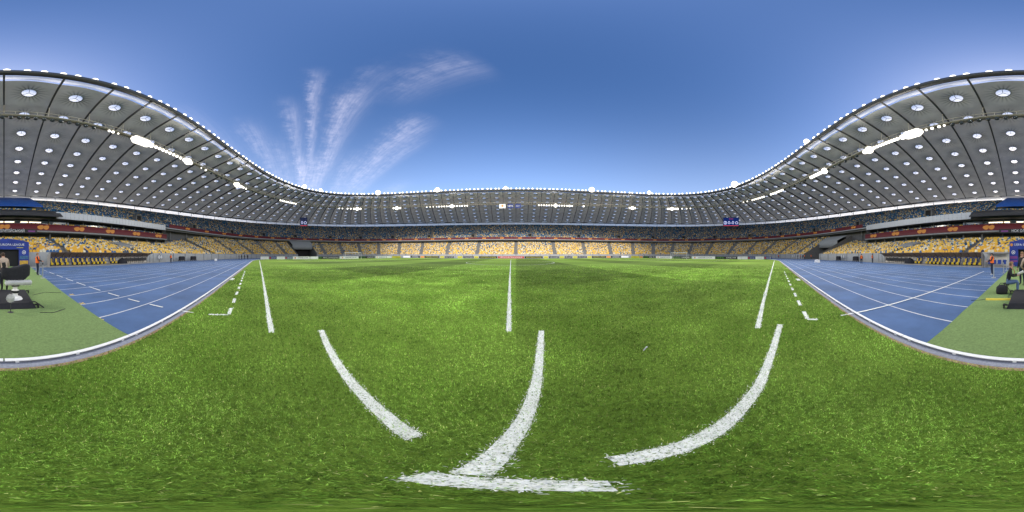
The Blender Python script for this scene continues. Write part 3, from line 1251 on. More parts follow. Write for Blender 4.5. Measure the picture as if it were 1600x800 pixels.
# entrances in the lower tier near the ends of the benches
for px in (190, 1422):
    ph = phi_at(px, 9)
    x, y = map(float, ell(9, ph))
    x2, y2 = map(float, ell(9, ph + 1e-3))
    z = ZL + RV * 8
    v = MB().add([(-2.2, -2.2, -.4), (2.2, -2.2, -.4), (2.2, 2.4, -.4), (-2.2, 2.4, -.4), (-2.2, -2.2, .75), (2.2, -2.2, .75), (2.2, 2.4, 1.75), (-2.2, 2.4, 1.75)],
                 [(4, 5, 6, 7), (0, 4, 7, 3), (1, 2, 6, 5), (0, 1, 5, 4), (2, 3, 7, 6)]).build('entrance_surround', M_WALL, stand, (x, y, z), atan2(y2 - y, x2 - x) + pi)
# blue cover over a block of upper seats
q = phis_between(PHI_N - R(4.2), PHI_N + R(3.4), R(.8))
cover_prof = [(SU + DU * 6.5, ZU + RU * 6.5 + 1.1), (SU + DU * 6.5, ZU + RU * 6.5 + 1.6), (SU + DU * 40, ZU + RU * 40 + 1.6), (SU + DU * 45, ZU + RU * 45 + 1.6)]
tag(loft('seat_cover', cover_prof, q, mat('blue_tarpaulin', (.02, .085, .34), .5, .12, .6, .2, 2), None), 'blue tarpaulin stretched over a block of upper seats above the press boxes', 'tarpaulin')

# banners along the front of the upper tier -----------------------------
def emblem(parent, x, y, z, ang_, w, h):
    """two overlapping leaf shapes with a slit"""
    b = MB()
    for sx_, tilt in ((-.24, .35), (.24, .35)):
        n_ = 14
        vs = [(0, 0, 0)]
        for i in range(n_):
            a = 2 * pi * i / n_
            ex, ez = .285 * w * cos(a), .36 * h * sin(a) * (1 - .35 * cos(a))
            vs.append((sx_ * w + ex * cos(tilt) - ez * sin(tilt) * 1.4, 0, ez * cos(tilt) + ex * sin(tilt) * .5))
        vs[0] = (sx_ * w, 0, 0)
        b.add(vs, [(0, 1 + i, 1 + (i + 1) % n_) for i in range(n_)])
    return b.build('banner_emblem', M_ORANGE, parent, (x, y, z), ang_)


def banner(name, phis, s, z0, z1, label, every, closed=False, phase=0.0):
    o = loft(name, [(s, z0), (s, z1), (s + .08, z1), (s + .08, z0)], phis, M_MAROON, None, closed)
    tag(o, label, 'banner', 'maroon tier banners')
    ph = np.linspace(phis[0], phis[-1], 1200)
    x, y = ell(s - .035, ph)
    cum = np.concatenate([[0], np.cumsum(np.hypot(np.diff(x), np.diff(y)))])
    for q in np.arange(phase, cum[-1] - 1, every):
        p = np.interp(q, cum, ph)
        x0, y0 = map(float, ell(s - .035, p))
        x1, y1 = map(float, ell(s - .035, p + 1e-3))
        emblem(o, x0, y0, (z0 + z1) / 2, atan2(y1 - y0, x1 - x0), (z1 - z0) * 1.75, (z1 - z0) * .95)
    return o


banner('tier_banner', vp, 15.84, 7.55, 9.18, 'maroon banner with orange leaf emblems on the balcony behind the benches', 9.5, phase=4)
banner('tier_banner', phis_between(v1 + .02, v0 + 2 * pi - .02), 16.85, 12.1, 13.5, 'maroon banner with orange leaf emblems along the front of the upper tier', 12.0, phase=5)
loft('tier_edge_trim', [(16.8, 11.7), (16.8, 12.06), (17.0, 12.06)], PHI, M_GREY, stand, True)

# added translucent panels whiten the open gap between top row and roof
for i in range(80):
    a, b_ = -pi + 2 * pi * i / 80, -pi + 2 * pi * (i + 1) / 80
    g_ = (b_ - a) * .02
    (x0, y0), (x1, y1) = [tuple(map(float, ell(57.1, p))) for p in (a + g_, b_ - g_)]
    L = hypot(x1 - x0, y1 - y0)
    MB().box((0, 0, 1.1), (L, .05, 2.3)).build('gap_whitening_panel', M_GLAZE, stand, ((x0 + x1) / 2, (y0 + y1) / 2, 29.35), atan2(y1 - y0, x1 - x0))
    x, y = map(float, ell(57.0, a))
    MB().box((0, 0, 1.2), (.3, .3, 2.6)).build('mullion', M_STEEL, stand, (x, y, 29.3), atan2(y - CY, x))
loft('top_handrail', [(56.3, 30.25), (56.3, 30.33)], PHI, M_STEEL, stand, True)

# ------------------------------------------------------------------ roof
NR = 80
RI, RO = (84.0, 52.0), (150.5, 116.5)


def rz_(t):
    return 37.4 - 1.0 * t - 4.6 * t ** 2.6


def rp(t, phi, dz=0.0):
    phi = phi - (1 - t) * .09 * sin(2 * phi)
    a, b_ = RI[0] + (RO[0] - RI[0]) * t, RI[1] + (RO[1] - RI[1]) * t
    return Vector((a * cos(phi), CY + b_ * sin(phi), rz_(t) + dz))


def phi_rib(u):
    # even spacing along the inner rim
    return float(np.interp(u % 1.0, RIBU, RIBP)) + 2 * pi * math.floor(u)


_p = np.linspace(0, 2 * pi, 2001)
_x, _y = 150 * np.cos(_p), 116 * np.sin(_p)
_c = np.concatenate([[0], np.cumsum(np.hypot(np.diff(_x), np.diff(_y)))])
RIBU, RIBP = _c / _c[-1], _p
U0 = float(np.interp(1.5 * pi, RIBP, RIBU))
roof = thing('stadium_roof', 'grey membrane roof ring with round skylights over the stands', 'roof')
NC = 8
T0, T1 = .035, .985
HOLE = 1.18
skyl = []
for i in range(NR):
    p0, p1 = phi_rib(U0 + i / NR), phi_rib(U0 + (i + 1) / NR)

    def pos(u, v):
        t = T0 + (T1 - T0) * v
        q = rp(t, p0 + (p1 - p0) * u)
        return q + Vector((0, 0, .45 * (1 - (2 * u - 1) ** 2)))
    b = MB()
    uvs = []
    for c in range(NC):
        v_a, v_b = c / NC, (c + 1) / NC
        cen = pos(.5, (v_a + v_b) / 2)
        du = (pos(1, (v_a + v_b) / 2) - pos(0, (v_a + v_b) / 2)).length
        dv = (pos(.5, v_b) - pos(.5, v_a)).length
        n = 16
        inner, outer, mid = [], [], []
        for k in range(n):
            a = 2 * pi * k / n + pi / n
            ca, sa = cos(a), sin(a)
            inner.append((HOLE * ca, HOLE * sa))
            m_ = max(abs(ca) / (du / 2), abs(sa) / (dv / 2))
            ox_, oy_ = ca / m_, sa / m_
            outer.append((ox_, oy_))
        for (sgx, sgy) in ((1, 1), (-1, 1), (-1, -1), (1, -1)):
            # snap the nearest outer point to each corner
            cx_, cy_ = sgx * du / 2, sgy * dv / 2
            j = min(range(n), key=lambda q: hypot(outer[q][0] - cx_, outer[q][1] - cy_))
            outer[j] = (cx_, cy_)
        mid = [((1.9 * p[0] / HOLE * HOLE / 1.0) if False else p[0] * .45 + q[0] * .55, p[1] * .45 + q[1] * .55) for p, q in zip(inner, outer)]
        vs, uv = [], []
        for lst, lift in ((inner, .28), (mid, .0), (outer, 0)):
            for (lx, ly) in lst:
                q = pos(.5 + lx / du, (v_a + v_b) / 2 + ly / dv * (v_b - v_a))
                vs.append((q.x, q.y, q.z + lift))
                uv.append((lx, ly))
        fs = []
        for ring in range(2):
            for k in range(n):
                fs.append((ring * n + k, ring * n + (k + 1) % n, (ring + 1) * n + (k + 1) % n, (ring + 1) * n + k))
        b.add(vs, fs)
        uvs += [uv[j] for f in fs for j in f]
        nrm = (pos(.6, (v_a + v_b) / 2) - pos(.4, (v_a + v_b) / 2)).cross(pos(.5, v_b) - pos(.5, v_a)).normalized()
        if nrm.z < 0:
            nrm = -nrm
        yv = (pos(.5, v_b) - pos(.5, v_a)).normalized()
        skyl.append((cen + Vector((0, 0, .30)), nrm, yv))
    o = b.build('membrane_panel', M_MEMB, roof, smooth=True)
    ul = o.data.uv_layers.new(name='cell')
    ul.data.foreach_set('uv', np.array(uvs, dtype=np.float32).ravel())
    # radial truss under the joint: bottom boom, top boom and webs
    b = MB()
    pts = [rp(t, p0, -.25) for t in np.linspace(0, 1, 17)]
    dn = [p - Vector((0, 0, .75 - .3 * abs(k / 8 - 1))) for k, p in enumerate(pts)]
    tang = (rp(.5, p0 + .01) - rp(.5, p0 - .01)).normalized()
    vs, fs = [], []
    for p, d in zip(pts, dn):
        for c_, w in ((p, .13), (d, .13)):
            vs += [c_ + tang * w, c_ - tang * w]
    for k in range(16):
        o_ = 4 * k
        fs += [(o_, o_ + 4, o_ + 6, o_ + 2), (o_ + 1, o_ + 3, o_ + 7, o_ + 5), (o_ + 2, o_ + 6, o_ + 7, o_ + 3), (o_, o_ + 1, o_ + 5, o_ + 4)]
    b.add(vs, fs)
    b.build('radial_truss', M_RIB, roof)


def skylight_shape():
    b = MB()
    n = 16
    rim = [(HOLE + .14, -.05), (HOLE + .14, .10), (HOLE - .05, .10), (HOLE - .05, -.05)]
    b.lathe(rim, n=n, mi=1)
    b.lathe([(HOLE - .04, .06), (HOLE * .8, .22), (HOLE * .45, .36), (.02, .42)], n=n, mi=0)
    for a in (.6, pi - .6, pi / 2):
        L = HOLE * 2 if a != pi / 2 else HOLE
        cx, cy = (0, 0) if a != pi / 2 else (0, -HOLE / 2)
        if a == pi / 2:
            continue
        b.box((cos(a) * HOLE / 2, sin(a) * HOLE / 2, .03), (HOLE, .07, .07), 1, rz=a)
    b.box((0, -HOLE / 2, .03), (.07, HOLE, .07), 1)
    return b


SB = skylight_shape()
sme = bpy.data.meshes.new('skylight')
sme.from_pydata(SB.v, [], SB.f)
sme.materials.append(M_DOME)
sme.materials.append(M_STEEL_D)
sme.polygons.foreach_set('material_index', SB.m)
sme.update()


def sky_matrix(c, nrm, yv):
    xv = yv.cross(nrm).normalized()
    yy = nrm.cross(xv)
    M = Matrix((xv, yy, nrm)).transposed().to_4x4()
    M.translation = c
    return M


skyl.sort(key=lambda q: abs(q[1].dot((q[0] - Vector((0, 0, EYE))).normalized())) / (q[0] - Vector((0, 0, EYE))).length_squared, reverse=True)
for c, nrm, yv in skyl[:300]:
    o = link('skylight', sme, roof)
    o.matrix_local = sky_matrix(c, nrm, yv)
b = MB()
for c, nrm, yv in skyl[300:]:
    M = sky_matrix(c, nrm, yv)
    o_ = len(b.v)
    b.v += [tuple(M @ Vector(v)) for v in SB.v]
    b.f += [tuple(i + o_ for i in f) for f in SB.f]
    b.m += SB.m
b.build('far_skylights', [M_DOME, M_STEEL_D], roof)['kind'] = 'stuff'


def ring_tube(name, t_or_ab, z, w, h, m, parent, n=160):
    a_, b_ = t_or_ab
    V, F = [], []
    for i in range(n):
        p = 2 * pi * i / n
        nx, ny = cos(p), sin(p)
        for dr, dz in ((-w / 2, 0), (w / 2, 0), (w / 2, h), (-w / 2, h)):
            V.append(((a_ + dr) * nx, CY + (b_ + dr) * ny, z + dz))
        j = (i + 1) % n
        for k in range(4):
            F.append((4 * i + k, 4 * i + (k + 1) % 4, 4 * j + (k + 1) % 4, 4 * j + k))
    return bigmesh(name, V, F, m, parent)


ring_tube('inner_ring_beam', RI, 37.0, .9, 1.1, M_STEEL_D, roof)
ring_tube('inner_edge_glazing', (RI[0] + 1.2, RI[1] + 1.2), 37.25, 1.0, .05, M_GLAZE, roof)
ring_tube('outer_ring_beam', (RO[0] - .9, RO[1] - .9), 31.45, .8, .8, M_RIB, roof)
# catwalk truss carrying the floodlights
CA, CB, CZ = 93.0, 61.0, 31.9


def cw(phi, dr=0, dz=0):
    return Vector(((CA + dr) * cos(phi), CY + (CB + dr) * sin(phi), CZ + dz))


NCW = 320
for dr, dz, nme in ((-.5, 0, 'bottom_boom'), (.5, 0, 'bottom_boom'), (-.5, 1.1, 'handrail'), (.5, 1.1, 'handrail')):
    ring_tube('catwalk_' + nme, (CA + dr, CB + dr), CZ + dz, .14, .14, M_TRUSS, roof, 160)
ring_tube('catwalk_deck', (CA, CB), CZ + .06, .8, .05, M_TRUSS, roof, 160)
b = MB()
for i in range(NCW):
    p = 2 * pi * i / NCW
    for dr in (-.5, .5):
        c = cw(p, dr, .6)
        b.box(c, (.08, .08, 1.1), rz=p)
b.build('catwalk_posts', M_TRUSS, roof)['kind'] = 'stuff'
for i in range(NR):
    p = phi_rib(U0 + i / NR)
    t = ((CB - RI[1]) / (RO[1] - RI[1]))
    top = rp(t, p, -.9)
    bot = Vector((top.x, top.y, CZ + 1.1))
    MB().tube([bot, top], .06, 6).build('catwalk_hanger', M_TRUSS, roof)


# ------------------------------------------------------------------ floodlights
def phi_cw(px, a_, b_):
    az = azx(px)
    ph = np.linspace(-pi, pi, 14401)
    x, y = a_ * np.cos(ph), CY + b_ * np.sin(ph)
    d = np.abs((np.arctan2(x, y) - az + pi) % (2 * pi) - pi)
    return float(ph[np.argmin(d)])


def flood_proto(name, r, lampm, lit=True):
    root = link(name, None)
    b = MB()
    b.lathe([(r * .35, .42 * r), (r * .8, .3 * r), (r * 1.06, 0), (r * 1.06, -.12 * r)], n=12)
    b.box((0, 0, .55 * r), (.12, r * 1.6, .1)).box((0, r * .8, .3 * r), (.1, .06, .5 * r)).box((0, -r * .8, .3 * r), (.1, .06, .5 * r))
    b.build('housing', M_STEEL, root, smooth=False)
    g = MB()
    g.lathe([(r, -.08 * r), (r * .8, -.36 * r), (r * .4, -.5 * r), (.01, -.55 * r)], n=12)
    g.build('lens', lampm, root, smooth=True)
    return root


def sector(ph):
    x, y = cos(ph) * 84, CY + sin(ph) * 52
    a = math.degrees(atan2(x, y))
    side = 'left' if a < 0 else 'right'
    a = abs(a)
    if a < 20:
        return 'above the far halfway line, %s half' % side
    if a < 50:
        return 'between far halfway line and %s goal' % side
    if a < 80:
        return 'above the %s scoreboard' % side
    if a < 115:
        return 'above the %s bend of the track' % side
    if a < 150:
        return 'above the %s end of the dugouts' % side
    return 'overhead, %s of the arch' % side


def put(proto, first, loc, aim, label, group):
    o = proto if first else copy_tree(proto)
    o.location = loc
    d = (Vector(aim) - Vector(loc)).normalized()
    o.rotation_euler = (-d).to_track_quat('Z', 'Y').to_euler()
    tag(o, label, 'floodlight', group)
    return o


AIM = (0, CY * .55, 0)


def beam(loc, power, parent):
    l = bpy.data.lights.new('floodlight_beam', 'SPOT')
    l.energy = power
    l.color = (1, .96, .88)
    l.spot_size = R(150)
    l.spot_blend = .7
    l.shadow_soft_size = 1.2
    o = bpy.data.objects.new('floodlight_beam', l)
    COL.objects.link(o)
    d = Vector((-loc[0] * .3, CY - (loc[1] - CY) * .3, 2)) - Vector(loc)
    o.location = Vector(loc) + d.normalized() * 1.6
    o.rotation_euler = (-d).to_track_quat('Z', 'Y').to_euler()


BEAM = 10500
proto = flood_proto('floodlight', .46, M_LAMP)
NRIM = 196
_x, _y = RI[0] * np.cos(_p), RI[1] * np.sin(_p)
_c = np.concatenate([[0], np.cumsum(np.hypot(np.diff(_x), np.diff(_y)))])
first = True
for i in range(NRIM):
    u = (i + random.uniform(-.18, .18)) / NRIM
    ph = float(np.interp(u % 1.0, _c / _c[-1], _p))
    put(proto, first, (RI[0] * .999 * cos(ph), CY + RI[1] * .999 * sin(ph), 38.55), AIM, 'small lit lamp on roof rim ' + sector(ph), 'lit rim floodlights ' + sector(ph))
    first = False
big = flood_proto('bloom_floodlight', 1.15, M_LAMPW)  # oversized lens imitates the bloom round a bright lamp
first = True
for px, w in ((475, 'where the cirrus streaks meet the rim'), (590, 'left of the far goal side rim'), (683, 'left of the far halfway line'), (925, 'right of the far halfway line'),
              (1015, 'above the far right goal'), (1149, 'above the scoreboard'), (500, 'small gap right of the cirrus streaks'), (790, 'above the far halfway flags'), (1262, 'on the right flank')):
    ph = phi_cw(px, *RI)
    sc_l = {475: .9, 590: 1.25, 683: 1.2, 925: 1.3, 1015: .9, 1149: 1.5, 500: .7, 790: .7, 1262: .7}[px]
    o = put(big, first, (RI[0] * .99 * cos(ph), CY + RI[1] * .99 * sin(ph), 38.9), (0, 0, EYE), 'floodlight enlarged to its bloom on the roof rim, ' + w, 'large rim floodlights')
    o.scale = (sc_l,) * 3
    beam(o.location, BEAM, o)
    first = False
cat_lit = flood_proto('floodlight', .42, M_LAMP)
first = True
spots = [(170, .7), (176, .8), (184, .5)] + [(208 + 4 * i, 1.5) for i in range(8)] + [(243 + 5.5 * i, 1.0) for i in range(8)] + [(288, 1.5), (293, 1.7), (298, 1.2), (314, .5), (321, .8)] + \
        [(367 + 3 * i, 1.5) for i in range(4)] + [(380, 1.0), (384, .9)] + [(438 + 3 * i, 1.0) for i in range(9)] + [(530, .9), (535, .9), (543, 1), (548, 1.1), (553, 1.4), (558, 1.8), (563, 1.5)] + \
        [(615, 1.3), (620, 1.9), (625, 1.5)] + [(667 + 5 * i, .7) for i in range(4)] + [(686 + 4 * i, 1.0) for i in range(12)] + [(842 + 4 * i, 1.0) for i in range(14)] + [(868, 1.6), (890, 1.5), (912, 1.2)] + \
        [(984, 1.4), (988, 1.9), (992, 1.5)] + [(1044 + 3 * i, 1.5) for i in range(6)] + [(1066, 1), (1073, .9), (1079, .9)] + [(1162, .7), (1168, .8)] + [(1176 + 3 * i, 1.0) for i in range(7)] + \
        [(1205 + 3 * i, 1.1) for i in range(7)] + [(1268 + 3 * i, 1.4) for i in range(8)] + [(1352 + 3.5 * i, 1.5) for i in range(4)] + [(1367 + 4.5 * i, 1.0) for i in range(9)] + [(1411 + 4.5 * i, 1.6) for i in range(7)] + [(1448, .7), (1457, .8), (1468, .8), (1476, .6)]
HOT = (212, 216, 220, 224, 228, 293, 370, 558, 620, 706, 868, 988, 1050, 1289, 1359, 1420, 1424.5, 1429, 1433.5)
BEAMED = (224, 293, 370, 450, 558, 620, 706, 868, 988, 1050, 1185, 1214, 1280, 1359, 1424.5)
for px, sc_l in spots:
    ph = phi_cw(px, CA, CB)
    c = cw(ph, -.2, -.45)
    aim = (0, 0, EYE) if sc_l >= 1.2 else AIM
    o = put(cat_lit, first, c, aim, 'lit floodlight under the roof catwalk ' + sector(ph), 'lit catwalk floodlights ' + sector(ph))
    o.scale = (sc_l,) * 3
    if px in HOT:
        o.scale = (2.6,) * 3  # brightest lamps blown up in size to imitate their glow
    if px in BEAMED:
        beam(o.location, BEAM, o)
    first = False
off = flood_proto('floodlight', .45, M_GLASSD)
first = True
for px in list(range(4, 160, 13)) + list(range(330, 360, 8)) + list(range(395, 436, 8)) + list(range(470, 528, 9)) + list(range(1085, 1160, 9)) + list(range(1226, 1262, 8)) + list(range(1294, 1345, 9)) + list(range(1488, 1600, 14)):
    ph = phi_cw(px, CA, CB)
    put(off, first, cw(ph, 0, -.5), AIM, 'unlit floodlight under the roof catwalk ' + sector(ph), 'unlit catwalk floodlights ' + sector(ph))
    first = False

groups = {}
for o in COL.objects:
    if o.get('category') == 'floodlight' and 'large' not in o['group']:
        groups.setdefault(o['group'], []).append(o)
for lst in groups.values():
    lst.sort(key=lambda o: (math.degrees(atan2(o.location.x, o.location.y)) + 360) % 360 if o.location.y < 0 else math.degrees(atan2(o.location.x, o.location.y)))
    for k, o in enumerate(lst):
        o['label'] = o['label'] + ', %s from left' % nth(k + 1)

# ------------------------------------------------------------------ scoreboards and hanging flags
for az_d, wid, label in ((-74.6, 5.4, 'small dark blue screen with one figure and an emblem under the roof at left'), (75.6, 11.6, 'wide blue video scoreboard showing nil nil under the roof at right')):
    d = 120
    x, y = d * sin(R(az_d)), d * cos(R(az_d))
    sb = thing('scoreboard', label, 'scoreboard', (x, y, 22.9), -R(az_d), 'scoreboards')
    MB().box((0, .3, 3.3), (wid, .5, 6.7)).build('casing', M_BLACK, sb)
    MB().box((0, .02, 3.3), (wid - .4, .04, 6.3)).build('screen', M_SCREEN if wid > 6 else M_NAVY, sb)
    MB().box((0, -.02, .35), (wid - .4, .03, .4)).build('screen_stripe', M_SCRR, sb)
    rt = (R(90), 0, 0)
    if wid > 6:
        text('0-0', 2.5, M_SCRW, sb, (0, -.04, 2.5), rt, 4.4, 'score')
        text('00:00', .6, M_SCRR, sb, (0, -.04, 5.4), rt, 3.0, 'clock')
    else:
        text('0', 2.5, M_SCRW, sb, (-1.3, -.04, 2.5), rt, 1.3, 'score')
    for ex, nn in (((-4.15, 20), (4.15, 5)) if wid > 6 else ((1.1, 5),)):
        b = MB()
        for k in range(nn):
            a0, a1 = 2 * pi * k / nn + pi / 2, 2 * pi * (k + 1) / nn + pi / 2
            b.add([(r_ * cos(a), 0, r_ * sin(a)) for r_, a in ((1.25, a0), (1.25, a1), (.85, a1), (.85, a0))], [(0, 1, 2, 3)])
        if nn == 20:
            b.box((0, 0, 0), (.35, .02, 1.5))
        b.build('club_emblem', M_SCRW, sb, (ex, -.05, 2.5))
    for xx in (-wid * .35, wid * .35):
        MB().box((xx, .3, 7.6), (.15, .15, 2.2)).build('hanger', M_STEEL_D, sb)
for px0_, px1_, m_, word, label in ((780, 790, M_WHITE, None, 'white flag with an orange emblem hanging from the far catwalk'),
                                    (793, 802, M_NAVY, 'UEFA', 'navy flag with pale capital letters hanging from the far catwalk'),
                                    (805, 814, M_NAVY, 'RESPECT', 'navy flag with a small pale word hanging from the far catwalk')):
    yb = CY + CB - 1.0
    x0, x1 = yb * tan(azx(px0_)), yb * tan(azx(px1_))
    fl = MB()
    nseg = 10
    vs, fs = [], []
    for i in range(nseg + 1):
        for zz in (0, -2.7):
            vs.append(((x1 - x0) * (i / nseg - .5), .06 * sin(i * 1.3), zz))
        for zz in (0, -2.7):
            vs.append(((x1 - x0) * (i / nseg - .5), .06 * sin(i * 1.3) + .02, zz))
    for i in range(nseg):
        q = 4 * i
        fs += [(q, q + 4, q + 5, q + 1), (q + 2, q + 3, q + 7, q + 6), (q, q + 2, q + 6, q + 4), (q + 1, q + 5, q + 7, q + 3)]
    fl.add(vs, fs)
    f_ = tag(fl.build('hanging_flag', m_, None, ((x0 + x1) / 2, yb, CZ + .1)), label, 'flag')
    if word:
        text(word, .9 if word == 'UEFA' else .5, M_WHITE, f_, (0, -.12, -1.4), (R(90), 0, 0), 3.2 if word == 'UEFA' else 2.2, ext=.02)
    else:
        MB().ball((0, -.12, -1.2), .62, 12, 8, s=(1, .05, 1)).build('flag_emblem', M_ORANGE, f_)

# ------------------------------------------------------------------ advertising boards
BH = .95
STY = {'W': (M_WHITE, M_GREY, 'white', None), 'H': (M_WHITE, M_BLACK, 'white', 'HANKOOK'), 'N': (M_NAVY, M_WHITE, 'navy', 'UniCredit'), 'S': (M_SLATE, M_WHITE, 'slate blue', 'UniCredit'),
       'G': (M_BLACK, M_WHITE, 'black', 'HTC ONE M9'), 'U': (M_BLACK, M_YEL, 'black', 'WESTERN UNION'), 'Y': (M_YEL, M_BLACK, 'yellow', 'WU'), 'C': (M_BLACK, M_WHITE, 'black', 'WU.COM'),
       'R': (M_RED, M_WHITE, 'red', 'UEFA EUROPA LEAGUE'), 'E': (M_STEEL_D, M_WHITE, 'dark grey', 'enterprise'), 'L': (M_WHITE, M_GREY, 'white', 'UniCredit'), 'K': (M_BLACK, M_GREY, 'black', None), 'O': (M_ORANGE, M_WHITE, 'orange', None)}
XB, YB = 57.5, 72.6
boards = [('x-', [(407, 420, 'L'), (420.6, 432, 'N'), (432.6, 445, 'L'), (445.5, 457, 'S'), (457.6, 484, 'H'), (485, 497, 'W'), (498, 511, 'G'), (511.5, 530, 'E'), (531, 560, 'H'), (561, 585, 'G'), (587, 603, 'H'), (604, 612, 'W'), (613, 626, 'Y')]),
          ('y', [(630, 641, 'W'), (641.5, 656, 'K'), (657, 663, 'O'), (663.3, 686, 'U'), (688, 694, 'Y'), (695, 709, 'C'), (715, 722.5, 'Y'), (724, 740, 'C'), (741, 747.5, 'Y'), (748.5, 777, 'U'), (778, 819, 'R'), (819.6, 848, 'U'), (849.5, 856.5, 'Y'), (857.5, 873, 'C'), (874.5, 881.5, 'Y'), (882.5, 894, 'C'), (895.5, 902, 'Y'), (902.6, 917, 'C'), (918, 924.5, 'Y'), (925, 947, 'U'), (948, 954, 'O'), (954.6, 970, 'K'), (971, 982, 'W')]),
          ('x+', [(986, 999, 'Y'), (1000, 1004, 'O'), (1005, 1024, 'G'), (1025, 1050, 'H'), (1052, 1079, 'G'), (1081, 1117, 'H'), (1117.6, 1152, 'G'), (1152.6, 1159, 'L'), (1159.4, 1168, 'L'), (1168.4, 1180, 'N'), (1180.4, 1193.5, 'L'), (1194, 1206, 'N')])]
WORDS = {'L': 'white board with grey letters', 'N': 'navy board with red disc', 'S': 'slate blue board with red disc', 'H': 'white board with black capitals', 'W': 'plain white board', 'G': 'black board with green letters',
         'E': 'dark grey board with white lettering', 'Y': 'short yellow board', 'K': 'black board with a grey band', 'O': 'plain orange board', 'U': 'black board with yellow words', 'C': 'black board with white letters', 'R': 'wide red board with white capitals'}
for plane, lst in boards:
    seen = {}
    cnt = {k_: sum(1 for e in lst if e[2] == k_) for k_ in STY}
    for p0, p1, k_ in lst:
        a0, a1 = azx(p0), azx(p1)
        if plane == 'y':
            u0, u1 = YB * tan(a0), YB * tan(a1)
            loc, rz, w = ((u0 + u1) / 2, YB, .0), 0, u1 - u0
            where = 'along the far touchline'
        elif plane == 'x-':
            u0, u1 = XB / tan(-a0), XB / tan(-a1)
            loc, rz, w = (-XB, (u0 + u1) / 2, 0), pi / 2, abs(u1 - u0)
            where = 'behind the left goal line'
        else:
            u0, u1 = XB / tan(a0), XB / tan(a1)
            loc, rz, w = (XB, (u0 + u1) / 2, 0), -pi / 2, abs(u1 - u0)
            where = 'behind the right goal line'
        seen[k_] = seen.get(k_, 0) + 1
        ordn = ['1st', '2nd', '3rd', '4th', '5th', '6th', '7th', '8th'][seen[k_] - 1]
        lab = WORDS[k_] + ' ' + where + (', %s such from left' % ordn if cnt[k_] > 1 else '')
        pm, tm, cn, word = STY[k_]
        o = MB().box((0, .05, BH / 2 + .04), (w - .06, .08, BH)).box((-w * .3, .3, .25), (.05, .5, .05)).box((w * .3, .3, .25), (.05, .5, .05)).build('advertising_board', pm, None, loc, rz)
        tag(o, lab, 'board', 'advertising boards')
        rt = (R(90), 0, 0)
        if word:
            hgt = .5 if k_ in 'HUGR' else .42
            wid = w * (.62 if k_ in 'HNSLG' else .86)
            offx = w * .09 if k_ in 'HNSG' else 0
            if k_ == 'Y':
                wid = min(wid, 1.6)
            if k_ == 'G':
                text('HTC', hgt, M_GREENP, o, (-w * .26, -.01, BH / 2 + .04), rt, w * .34, ext=.006)
                text('ONE M9', hgt, M_WHITE, o, (w * .22, -.01, BH / 2 + .04), rt, w * .44, ext=.006)
            else:
                text(word, hgt, tm, o, (offx, -.01, BH / 2 + .04), rt, wid, ext=.006)
        if k_ in 'HNS':
            MB().ball((-w * .36, 0, BH / 2 + .04), .3, 12, 8, s=(1, .04, 1)).build('board_emblem', M_ORANGE if k_ == 'H' else M_RED, o)
        if k_ == 'K':
            MB().box((0, 0, BH / 2), (w * .7, .02, .4)).build('board_band', M_GREY, o)

# ------------------------------------------------------------------ goals and corner flags
M_NET = mat('net_cord', (.6, .6, .6), .8)
for sgn, words in ((-1, 'left'), (1, 'right')):
    rz = 0 if sgn < 0 else pi
    gl = thing('goal', 'white football goal with net at the %s end of the pitch' % words, 'goal', (sgn * PW, CY - .4, 0), rz)
    for yy in (-3.66, 3.66):
        MB().tube([(0, yy, 0), (0, yy, 2.44)], .06, 8).build('post', M_WHITE, gl)
        MB().tube([(0, yy, 2.44), (-.9, yy, 2.3), (-2.0, yy, .05)], .025, 6).build('stanchion', M_WHITE, gl)
    MB().tube([(0, -3.72, 2.44), (0, 3.72, 2.44)], .06, 8).build('crossbar', M_WHITE, gl)
    b = MB()
    for i in range(25):
        yy = -3.66 + 7.32 * i / 24
        b.tube([(-.02, yy, 2.44), (-.9, yy, 2.3), (-2.0, yy, .03)], .008, 3, cap=False)
    for i in range(12):
        t = i / 11
        xx, zz = (-.9 * t * 2, 2.44 - .14 * t * 2) if t < .5 else (-.9 - 1.1 * (t - .5) * 2, 2.3 - 2.27 * (t - .5) * 2)
        b.tube([(xx, -3.66, zz), (xx, 3.66, zz)], .008, 3, cap=False)
    b.build('net', M_NET, gl)['kind'] = 'stuff'
for x, y, w in ((-PW, .45, 'near left'), (PW, .6, 'near right'), (-PW, FYY, 'far left'), (PW, FYY, 'far right')):
    f = thing('corner_flag', 'thin corner flag with a yellow cloth at the %s corner of the pitch' % w, 'corner flag', (x, y, 0), 0, 'corner flags')
    MB().tube([(0, 0, 0), (0, 0, 1.6)], .03, 6).build('pole', mat('flag_pole_yellow', (.75, .7, .35), .5), f)
    MB().add([(0, 0, 1.58), (.42, .03, 1.5), (.44, .0, 1.25), (0, 0, 1.2), (0, .012, 1.58), (.42, .042, 1.5), (.44, .012, 1.25), (0, .012, 1.2)],
             [(0, 1, 2, 3), (7, 6, 5, 4), (0, 4, 5, 1), (1, 5, 6, 2), (2, 6, 7, 3), (3, 7, 4, 0)]).build('cloth', M_SEATY, f)

# ------------------------------------------------------------------ dugouts with their seats
DY = -20.2


